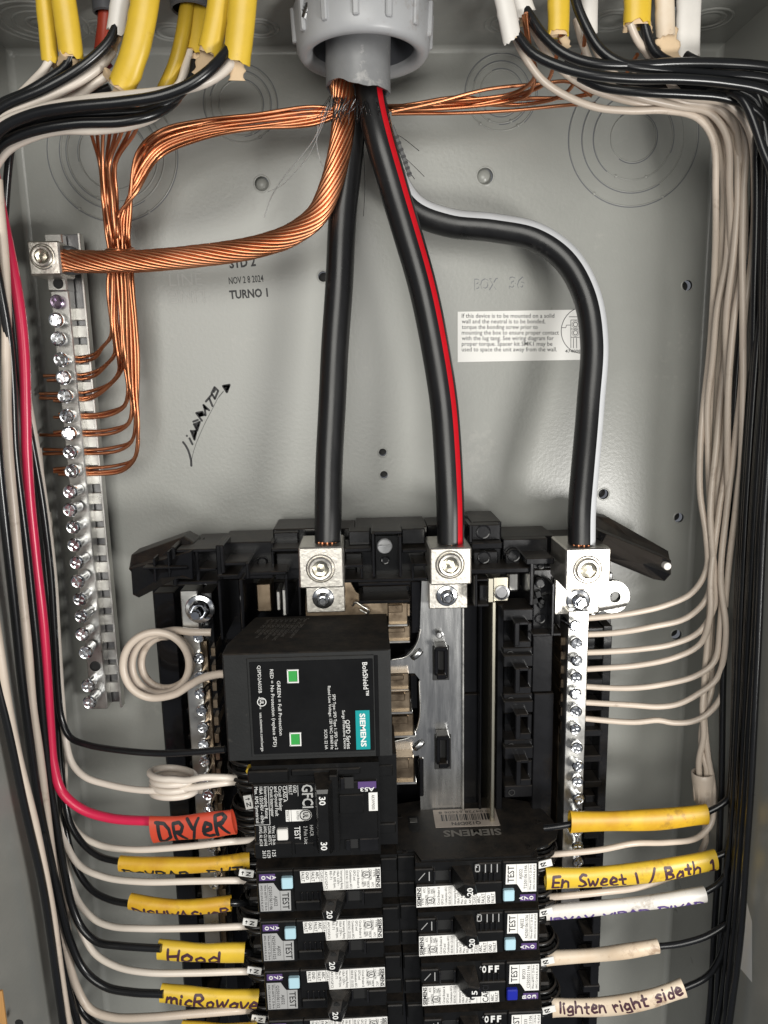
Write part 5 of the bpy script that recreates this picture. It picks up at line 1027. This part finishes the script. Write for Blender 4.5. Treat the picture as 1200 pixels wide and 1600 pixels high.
sw('thin white wire lowest in the pile, just above the bottom edge', 'bwire', 1.7, [(74, 1300, 46), (90, 1400, 44), (104, 1480, 44), (118, 1540, 45), (128, 1590, 46), (136, 1640, 46)])
sw('shiny black wire in the narrow gap at the upper box corner', 'kwire', 1.8, [(20, 215, 50), (14, 250, 46), (8, 320, 42), (4, 420, 38), (10, 520, 30), (26, 640, 24), (40, 760, 20)])
# coils of white wire
cpts = [(330, 988, 44), (300, 988, 44), (272, 985, 42), (246, 990, 40)]
for k in range(0, 53):
    a = math.radians(90 + k * 900 / 52); f = k / 52; r = lerp(38, 52, f ** .8); cpts.append((lerp(263, 241, f) + r * math.cos(a), lerp(1032, 1039, f) - r * math.sin(a), 34 + 19 * f))
cpts = cpts + [(272, 1085, 56), (296, 1070, 60), (318, 1059, 63), (340, 1054, 65), (356, 1053, 66)]
coil = wire('coiled_wire', 'cream white wire wound in a flat ring beside the surge protector', 'bwire', 2.0, cpts, 'coiled white wires', 'wire', step=1.6)
cpts = [(335, 1240, 40), (305, 1234, 40)]
for k in range(0, 72):
    a = math.radians(-90 - k * 1260 / 71); f = k / 71; cpts.append((272 - 3 * f + (33 + 2.5 * math.sin(f * 9)) * math.cos(a), lerp(1240, 1206, f) + 11 * math.sin(a), 51 + 9 * math.sin(a) + 3 * f))
cpts += [(292, 1219, 64), (318, 1215, 65), (345, 1215, 63), (380, 1216, 57)]
wire('coiled_wire', 'white wire wound like a spring above the red DRYER sleeve', 'wwire', 1.75, cpts, 'coiled white wires', 'wire', step=1.6)
# ------------------------------------------------------------------ far side: blacks and whites from the top cables
FG = 'wires from the top cables to the far side wall'
def fw(label, m, r, pts): wire('wire', label, m, r, pts, FG)
fw('lower glossy black wire from the slim angled white cable', 'kwire', 2.0, [(798, 40, 80), (808, 54, 81), (830, 82, 83), (868, 102, 85), (920, 116, 86), (980, 122, 86), (1060, 123, 86), (1130, 129, 86), (1200, 144, 85), (1250, 180, 82)])
fw('upper glossy black wire from the second white cable', 'kwire', 2.0, [(820, 12, 75), (830, 28, 77), (850, 56, 79), (880, 82, 81), (925, 98, 82), (985, 102, 82), (1060, 99, 82), (1130, 99, 81), (1200, 104, 80), (1260, 120, 76)])
fw('black wire curving down from behind the yellow cable', 'kwire', 2.0, [(895, -40, 78), (900, 0, 79), (914, 38, 80), (938, 78, 81), (972, 100, 82), (1040, 110, 82), (1120, 116, 80), (1200, 124, 79), (1250, 150, 75)])
fw('black wire leaving the yellow cable nearest the far corner', 'kwire', 2.0, [(1006, 32, 78), (1012, 56, 77), (1024, 80, 76), (1046, 96, 75), (1090, 106, 74), (1150, 118, 72), (1210, 150, 68)])
fw('lowest black wire over the white bends', 'kwire', 1.9, [(905, 120, 66), (940, 136, 70), (1000, 144, 73), (1070, 147, 74), (1130, 152, 74), (1180, 172, 72), (1215, 220, 66)])
fw('black wire hidden just above the white bends', 'kwire', 1.9, [(880, 100, 60), (930, 124, 62), (1000, 133, 64), (1080, 136, 65), (1150, 142, 65), (1195, 170, 62), (1215, 230, 58)])
fw('short black wire end at the flat white cable', 'kwire', 1.8, [(1072, 86, 66), (1082, 92, 68), (1110, 102, 69), (1160, 112, 69), (1220, 140, 66)])
fw('white wire bowed over the blacks near the far corner', 'wwire', 1.6, [(1092, 112, 70), (1120, 106, 76), (1150, 108, 78), (1170, 118, 76)])
# white wires down to the neutral bar
NG = 'white neutral wires on the far side'
rows = ['topmost', 'second', 'third', 'fourth', 'fifth', 'sixth', 'lowest']
vert = [[(1040, 172, 60), (1090, 184, 56), (1115, 220, 50), (1122, 300, 44), (1121, 380, 38), (1108, 480, 34), (1102, 560, 32), (1100, 640, 32), (1097, 700, 33), (1099, 770, 35), (1108, 840, 38)],
        [(1050, 168, 60), (1100, 178, 56), (1128, 215, 50), (1133, 300, 44), (1134, 400, 40), (1126, 480, 36), (1118, 560, 34), (1108, 640, 34), (1102, 720, 36), (1104, 800, 39), (1112, 880, 42)],
        [(1060, 166, 60), (1110, 176, 56), (1138, 215, 52), (1143, 300, 47), (1142, 400, 44), (1134, 500, 40), (1128, 600, 38), (1122, 700, 38), (1116, 800, 40), (1112, 900, 42), (1110, 950, 43)],
        [(1060, 160, 62), (1115, 172, 58), (1146, 212, 54), (1150, 300, 50), (1150, 400, 46), (1140, 500, 43), (1134, 600, 42), (1133, 700, 42), (1122, 800, 43), (1116, 900, 44), (1113, 965, 45)],
        [(1064, 158, 62), (1122, 170, 60), (1154, 215, 56), (1160, 300, 52), (1156, 400, 49), (1150, 500, 46), (1142, 600, 44), (1140, 700, 44), (1131, 800, 45), (1127, 900, 46), (1126, 975, 47)],
        [(1070, 156, 64), (1130, 168, 62), (1162, 212, 58), (1167, 300, 55), (1164, 400, 52), (1160, 500, 50), (1152, 600, 48), (1147, 700, 47), (1138, 800, 48), (1132, 900, 48), (1131, 990, 48)],
        [(1070, 150, 66), (1135, 162, 64), (1170, 205, 62), (1175, 300, 58), (1172, 400, 56), (1166, 500, 53), (1166, 600, 50), (1158, 700, 49), (1146, 800, 49), (1141, 900, 49), (1139, 1010, 49)]]
ends = [[(1104, 890, 40), (1082, 926, 42), (1042, 945, 42), (985, 958, 42), (940, 964, 41), (905, 967, 40)], [(1104, 935, 43), (1072, 966, 44), (1020, 979, 44), (965, 988, 42), (905, 992, 40)],
        [(1092, 988, 44), (1052, 1006, 44), (1000, 1014, 43), (950, 1018, 42), (905, 1020, 40)], [(1094, 1006, 45), (1054, 1027, 45), (995, 1040, 43), (950, 1044, 42), (905, 1046, 40)],
        [(1116, 1034, 47), (1088, 1056, 47), (1034, 1070, 45), (985, 1075, 43), (905, 1072, 40)], [(1120, 1060, 48), (1092, 1084, 48), (1060, 1100, 46), (1030, 1104, 45), (985, 1101, 43), (905, 1097, 40)],
        [(1130, 1082, 49), (1106, 1116, 48), (1080, 1128, 47), (1050, 1129, 46), (1028, 1125, 45), (990, 1128, 43), (905, 1122, 40)]]
PRE = [[(806, 60, 78), (820, 88, 72), (846, 124, 66), (880, 148, 62), (930, 168, 60), (985, 173, 60)], [(826, 30, 74), (842, 64, 70), (868, 100, 66), (910, 132, 63), (960, 152, 62), (1005, 163, 62)],
       [(900, 30, 66), (912, 70, 66), (930, 110, 65), (960, 138, 64), (1005, 154, 62)], [(922, 50, 66), (935, 84, 66), (955, 112, 65), (990, 136, 64), (1030, 150, 62)], [(985, 100, 60), (1010, 128, 60), (1036, 146, 61)],
       [(984, 36, 78), (994, 60, 76), (1012, 84, 72), (1026, 104, 68), (1046, 130, 65)], [(1030, 60, 70), (1036, 100, 68), (1048, 130, 66)]]
vert = [p + v for p, v in zip(PRE, vert)]
rj = random.Random(21)
def jig(v, a=5.5):
    q = [rj.uniform(0, 6.28) for _ in range(2)]
    return [(x + (a * math.sin(y * .013 + q[0]) + 1.5 * math.sin(y * .031 + q[1])) * min(1, max(0, (y - 190) / 120)), y, h + 3.5 * math.sin(y * .011 + q[1])) for x, y, h in v]
vert = [jig(v) for v in vert]
for v, e, rw in zip(vert, ends, rows): wire('neutral_wire', 'white neutral wire into the %s wired hole of the bright neutral bar' % rw, 'bwire', 1.58, v + e, NG)
wire('neutral_wire', 'white wire from the bundle down past the cream cap to the dusty topmost breaker', 'bwire', 1.62, [(1080, 164, 60), (1140, 176, 58), (1156, 240, 52), (1152, 360, 46), (1144, 500, 38), (1134, 640, 34), (1120, 780, 34), (1112, 900, 36), (1106, 1000, 40), (1100, 1070, 42), (1100, 1120, 44), (1106, 1180, 47), (1116, 1240, 50), (1112, 1285, 52), (1090, 1308, 54), (1040, 1316, 58), (990, 1318, 62), (940, 1328, 62), (876, 1334, 61), (845, 1335, 56)], NG)
wire('neutral_wire', 'first of two white wires whose twisted ends drop into the cream cap', 'bwire', 1.62, [(1060, 172, 58), (1104, 192, 52), (1128, 260, 44), (1128, 400, 36), (1114, 560, 30), (1108, 720, 30), (1112, 860, 32), (1110, 980, 36), (1104, 1050, 40), (1098, 1100, 44), (1100, 1150, 46), (1092, 1190, 46), (1094, 1230, 46)], NG)
wire('neutral_wire', 'second of two white wires, crossing behind the first above the cream cap', 'bwire', 1.62, [(1070, 170, 56), (1118, 200, 48), (1138, 280, 40), (1136, 420, 32), (1124, 580, 27), (1118, 740, 27), (1126, 900, 30), (1124, 1000, 34), (1112, 1080, 38), (1098, 1130, 42), (1096, 1170, 44), (1104, 1205, 47), (1100, 1235, 47)], NG)
wire('neutral_wire', 'white wire passing under the yellow En Sweet sleeve', 'bwire', 1.8, [(1118, 1200, 36), (1112, 1280, 40), (1090, 1340, 46), (1050, 1368, 52), (1000, 1386, 58), (940, 1394, 62), (876, 1400, 61), (845, 1402, 56)], NG)
cq = W(1098, 1206, 46); ax = (cq - W(1101, 1264, 47)).normalized()
ncap = MB().lathe(cq, -ax, [(4.9, .6), (5.5, 0), (5.9, .4), (6.0, 3), (5.2, 14), (4.3, 20), (2.6, 21.5), (.01, 21.8)], 28, sharp=False).lathe(cq, -ax, [(4.9, .6), (4.7, 12), (.01, 13)], 24)
for k in range(10):
    a = 2 * math.pi * k / 10; d = Vector((math.cos(a), math.sin(a), 0)); ncap.obox(cq - ax * 10 + d * 5.35, d * .35, d.cross(ax) * .5, ax * 7, .2)
tag(ncap.build('twist_connector', 'bwire'), 'cream plastic twist cap joining white wires beside the yellow sleeve', 'wire connector')
# black wires along the far wall
BWN = [0]
def bw(label, r, pts):
    i = BWN[0]; BWN[0] += 1; x, y, h = pts[0]
    pts = [(960 + 14 * i, 118 + 2 * i, 54 + i), (1050 + 6 * i, 124 + 3 * i, 57 + i), (1120 + 5 * i, 128 + 3 * i, h - 2), (x - 18, max(134, y - 42), h), (x - 2, y + 8, h)] + pts[1:]
    pts = [(x - (8 + 3 * (i - 4) if i > 4 else 0) * min(1, max(0, (y - 400) / 500)), y, h) for x, y, h in pts]
    wire('wire', label, 'kwire', r, pts, 'black wires along the far side wall')
bw('black far wall wire entering the blank grubby yellow sleeve', 1.7, [(1182, 150, 66), (1182, 260, 64), (1180, 420, 60), (1176, 600, 56), (1172, 800, 56), (1168, 960, 58), (1163, 1100, 62), (1157, 1180, 64), (1150, 1225, 64), (1134, 1252, 63), (1096, 1274, 62)])
bw('black far wall wire entering the En Sweet sleeve', 1.7, [(1186, 160, 62), (1186, 300, 60), (1184, 500, 56), (1180, 700, 56), (1176, 900, 58), (1168, 1060, 62), (1160, 1200, 66), (1152, 1290, 67), (1142, 1326, 66), (1100, 1346, 64)])
bw('black far wall wire entering the white sleeve with violet marks', 1.7, [(1190, 170, 66), (1190, 320, 64), (1188, 520, 60), (1184, 720, 60), (1180, 920, 62), (1170, 1100, 66), (1158, 1240, 68), (1150, 1320, 68), (1139, 1358, 68), (1122, 1382, 67), (1090, 1400, 66)])
bw('black far wall wire entering the short blank white sleeve', 1.7, [(1194, 180, 70), (1195, 340, 68), (1192, 540, 66), (1188, 740, 66), (1184, 940, 68), (1175, 1120, 71), (1166, 1280, 73), (1160, 1380, 73), (1146, 1432, 72), (1110, 1460, 71), (1070, 1473, 70), (1016, 1480, 69)])
bw('black far wall wire entering the cream sleeve with brown black writing', 1.7, [(1198, 200, 70), (1199, 360, 69), (1196, 560, 68), (1192, 760, 68), (1186, 960, 70), (1178, 1140, 73), (1166, 1300, 74), (1152, 1390, 73), (1136, 1450, 72), (1126, 1494, 72), (1104, 1526, 71), (1060, 1548, 70)])
bw('black far wall wire running off at the bottom, nearest the breakers', 1.7, [(1200, 240, 66), (1201, 420, 66), (1198, 640, 67), (1194, 860, 68), (1186, 1040, 71), (1174, 1220, 74), (1158, 1380, 75), (1146, 1490, 74), (1138, 1560, 73), (1124, 1640, 72)])
bw('black far wall wire running off at the bottom, second from the breakers', 1.7, [(1206, 260, 74), (1207, 460, 74), (1204, 680, 75), (1198, 900, 76), (1188, 1080, 78), (1176, 1260, 80), (1164, 1420, 80), (1152, 1540, 79), (1146, 1640, 78)])
bw('black far wall wire running off at the bottom, outermost beside the wall sticker', 1.7, [(1212, 280, 82), (1214, 500, 82), (1210, 720, 84), (1204, 940, 86), (1196, 1120, 88), (1186, 1290, 90), (1176, 1440, 89), (1162, 1560, 88), (1152, 1640, 87)])
bw('black far wall wire innermost behind the others at the top', 1.7, [(1176, 170, 50), (1177, 300, 47), (1176, 480, 43), (1172, 680, 42), (1166, 880, 44), (1158, 1060, 49), (1150, 1200, 54), (1144, 1320, 57), (1136, 1460, 60), (1128, 1580, 62), (1120, 1660, 62)])
bw('shaded black far wall wire behind the outermost one', 1.7, [(1205, 230, 60), (1206, 420, 58), (1202, 640, 58), (1196, 840, 59), (1186, 1040, 62), (1172, 1220, 66), (1158, 1360, 68), (1148, 1480, 69), (1140, 1600, 68), (1134, 1660, 68)])
# ------------------------------------------------------------------ marked sleeves pushed over the wires
LET = {'D': (.5, [[(0, 0), (.03, 1)], [(-.05, 1), (.3, .95), (.5, .65), (.46, .25), (.2, 0), (0, .02)]]), 'R': (.48, [[(.02, 0), (.0, 1), (.3, 1), (.44, .8), (.3, .56), (.04, .5)], [(.16, .5), (.5, .06)]]),
 'y': (.5, [[(0, 1), (.24, .5)], [(.5, 1), (.3, .55), (.1, -.1)]]), 'e': (.42, [[(.02, .36), (.36, .44), (.38, .62), (.2, .72), (.04, .5), (.04, .2), (.2, .02), (.4, .1)]]), 'E': (.42, [[(.42, 1), (.02, .98), (0, 0), (.42, .02)], [(.02, .52), (.36, .54)]]),
 'H': (.46, [[(0, 1), (.02, 0)], [(.44, 1), (.42, 0)], [(.02, .5), (.43, .54)]]), 'o': (.42, [[(.2, .66), (.04, .5), (.04, .16), (.2, .02), (.38, .16), (.38, .5), (.2, .66)]]), 'd': (.42, [[(.4, .5), (.2, .64), (.03, .4), (.06, .08), (.26, .04), (.4, .24)], [(.42, 1), (.4, .0)]]),
 'm': (.62, [[(0, 0), (.02, .7)], [(.02, .5), (.16, .7), (.28, .6), (.28, 0)], [(.28, .5), (.42, .7), (.56, .6), (.58, 0)]]), 'i': (.1, [[(.03, .62), (.04, 0)], [(.04, .88), (.05, .92)]]), 'c': (.36, [[(.34, .56), (.2, .66), (.04, .46), (.04, .16), (.2, .02), (.36, .1)]]),
 'w': (.58, [[(0, .66), (.12, 0), (.27, .5), (.42, 0), (.58, .68)]]), 'a': (.42, [[(.36, .56), (.18, .66), (.03, .4), (.06, .06), (.24, .04), (.36, .3)], [(.37, .62), (.42, .0)]]), 'v': (.38, [[(0, .66), (.18, 0), (.38, .68)]]),
 'n': (.4, [[(0, 0), (.02, .66)], [(.02, .46), (.18, .66), (.34, .54), (.38, 0)]]), 'S': (.42, [[(.4, .88), (.22, 1), (.03, .82), (.1, .58), (.34, .44), (.4, .2), (.2, 0), (0, .12)]]), 's': (.34, [[(.32, .6), (.16, .7), (.03, .54), (.28, .28), (.2, .02), (0, .1)]]),
 't': (.34, [[(.16, .95), (.16, .1), (.3, .02)], [(0, .62), (.34, .64)]]), '1': (.3, [[(.02, .78), (.18, 1), (.17, 0)], [(0, 0), (.34, .02)]]), '/': (.4, [[(0, -.1), (.36, 1.08)]]), '|': (.12, [[(.02, 1.0), (.06, .1)]]), 'B': (.44, [[(.02, 0), (0, 1), (.3, .96), (.34, .72), (.06, .54), (.36, .46), (.42, .18), (.22, 0), (0, .02)]]),
 'h': (.42, [[(0, 1), (.02, 0)], [(.02, .4), (.2, .62), (.38, .48), (.4, 0)]]), 'l': (.1, [[(.02, 1), (.04, 0)]]), 'g': (.42, [[(.36, .56), (.18, .66), (.03, .4), (.1, .1), (.36, .24)], [(.38, .62), (.38, -.2), (.14, -.32), (.02, -.2)]]), 'r': (.3, [[(0, .66), (.02, 0)], [(.02, .42), (.16, .64), (.3, .6)]]),
 'O': (.5, [[(.24, 1), (.02, .7), (.04, .2), (.26, 0), (.48, .25), (.46, .75), (.24, 1)]]), 'U': (.46, [[(0, 1), (.04, .15), (.24, 0), (.42, .18), (.46, 1)]]), 'T': (.48, [[(0, 1), (.48, .98)], [(.24, 1), (.25, 0)]]), 'I': (.1, [[(.04, 1), (.05, 0)]]), 'V': (.46, [[(0, 1), (.22, 0), (.46, 1)]]), 'A': (.48, [[(0, 0), (.22, 1), (.48, 0)], [(.1, .4), (.38, .42)]]), 'P': (.44, [[(.02, 0), (0, 1), (.32, .98), (.42, .76), (.3, .52), (.02, .46)]]), 'W': (.62, [[(0, 1), (.14, 0), (.3, .7), (.46, 0), (.62, 1)]]), ' ': (.32, [])}
def sleeve(label, m, pts, rx, ry, text=None, ink='ink', cap=5, pen=.9, v0=None, margin=(2, 2), slant=.0, group='marked sleeves on the hot wires', name='wire_sleeve', hgt=None):
    pa = path(pts, 2); fr = frames(pa); acc = [0]
    for i in range(1, len(pa)): acc.append(acc[-1] + (pa[i] - pa[i - 1]).length)
    S = Root(name, label, 'sleeve', pa[0], group); n = 28; rn = random.Random(int(pts[0][1]))
    def shape(f): return 1 + .05 * math.sin(f * 9 + pts[0][1]) + (.05 * math.exp(-f * 26) + .05 * math.exp(-(1 - f) * 26))
    o = MB().tube(pa, lambda f: rx * shape(f), lambda f: ry * shape(f), sides=n, caps=False)
    inner = MB().tube(pa, lambda f: rx * shape(f) - .75, lambda f: ry * shape(f) - .75, sides=n, caps=False)
    N = len(pa)
    for e in (0, N - 1):
        a = o.v[e * n:(e + 1) * n]; b = inner.v[e * n:(e + 1) * n]; o.add(list(a) + list(b), [(k, (k + 1) % n, n + (k + 1) % n, n + k) for k in range(n)])
    part(o, 'sleeve_tube', m, S); part(inner, 'sleeve_inside', m, S)
    if not text: return S
    def at(u, v, d):
        u = max(0, min(acc[-1] - 1e-4, u)); i = max(k for k in range(N) if acc[k] <= u + 1e-9); i = min(i, N - 2); f = (u - acc[i]) / max(1e-6, acc[i + 1] - acc[i])
        p = pa[i].lerp(pa[i + 1], f); fn = fr[i][1].lerp(fr[i + 1][1], f); bn = fr[i][2].lerp(fr[i + 1][2], f); sh = shape(u / acc[-1])
        th = v / ((rx + ry) / 2 * sh)
        return p + fn * ((ry * sh + .12 + d) * math.cos(th)) + bn * ((rx * sh + .12 + d) * math.sin(th))
    wd = sum(LET[c][0] + .14 for c in text) - .14; su = (acc[-1] - margin[0] - margin[1]) / wd; u = margin[0]; mb = MB()
    if v0 is None: v0 = -cap / 2
    for c in text:
        w, st = LET[c]; jy = rn.uniform(-.08, .08); k = rn.uniform(.9, 1.1); tl = rn.uniform(-.08, .12)
        for s in st: mb.stroke([(u + (x + rn.uniform(-.03, .03)) * su + (slant + tl) * y * cap * .5, v0 + (y * k + jy + rn.uniform(-.04, .04)) * cap) for x, y in s], at, pen * rn.uniform(1.05, 1.4))
        u += (w + .14) * su
    part(mb, 'handwriting', ink, S); return S
sleeve('flat orange red sleeve with DRYER written in black', 'red_sheath', [(238, 1296, 68), (300, 1292, 70), (366, 1284, 72)], 6.8, 3.0, 'DRyeR', 'ink', 8.4, 1.35, -4.3, (4.5, 3))
sleeve('long yellow sleeve below DRYER, writing wrapped under its lower edge', 'yellow2', [(188, 1349, 60), (250, 1352, 62), (320, 1351, 63), (390, 1344, 60)], 4.2, 3.4, 'DeVRAP  DUTI', 'ink', 5.0, .9, -5.9, (3, 2))
sleeve('curved yellow sleeve, middle one of the yellow three above Hood', 'yellow2', [(204, 1408, 61), (240, 1414, 63), (300, 1417, 64), (361, 1411, 63)], 4.0, 3.3, 'DISHWASHeR', 'purpleink', 4.8, .95, -5.5, (3, 1))
sleeve('yellow sleeve reading Hood', 'yellow', [(248, 1483, 64), (310, 1488, 65), (382, 1488, 63)], 5.3, 3.6, 'Hood', 'purpleink', 5.8, 1.1, -3.5, (6, 13))
sleeve('yellow sleeve reading microwave', 'yellow', [(252, 1551, 66), (320, 1558, 67), (402, 1561, 63)], 5.2, 3.6, 'micRowave', 'purpleink', 5.8, 1.1, -3.0, (4, 0))
sleeve('yellow sleeve cut off by the bottom picture edge', 'yellow', [(285, 1608, 68), (340, 1612, 70), (400, 1612, 72)], 4.6, 3.4)
sleeve('blank grubby yellow sleeve beside the cream twist cap', 'yellow2', [(890, 1284, 62), (950, 1283, 62), (1030, 1280, 62), (1104, 1272, 62)], 5.7, 3.6)
sleeve('yellow sleeve reading En Sweet 1 / Bath 1', 'yellow', [(852, 1372, 62), (930, 1370, 63), (1030, 1360, 65), (1118, 1343, 64)], 5.9, 3.6, 'En Sweet | / Bath 1', 'purpleink', 6.0, 1.0, -3.2, (3, 2))
sleeve('white sleeve with violet marks along its lower edge', 'white_sheath', [(852, 1426, 61), (940, 1418, 63), (1030, 1408, 66), (1101, 1397, 66)], 4.0, 3.3, 'lRVAV VIRAD DIVAD', 'violetink', 3.6, 1.0, -4.7, (2, 2))
sleeve('short blank white sleeve', 'cream_sheath', [(852, 1497, 61), (930, 1492, 64), (980, 1486, 69), (1028, 1478, 69)], 3.9, 3.2)
sleeve('cream sleeve reading lighten right side', 'cream_sheath', [(862, 1574, 62), (940, 1573, 65), (1010, 1562, 70), (1068, 1543, 70)], 5.6, 3.4, 'lighten right side', 'purpleink', 5.2, .9, -.4, (4, 2))
# black leads from the far sleeves into the breakers
def lead(label, m, r, pts): wire('wire_end', label, m, r, pts, 'wire ends entering the breakers', 'wire')
lead('short black wire from the blank grubby sleeve into the dusty breaker', 'kwire', 1.7, [(905, 1285, 62), (880, 1290, 62), (850, 1294, 60)])
lead('short dark wire between the curved yellow sleeve and its breaker', 'kwire', 1.8, [(350, 1411, 63), (372, 1411, 61), (402, 1412, 50)])
lead('short dark wire between the Hood sleeve and its breaker', 'kwire', 1.8, [(366, 1488, 63), (386, 1488, 61), (408, 1490, 50)])
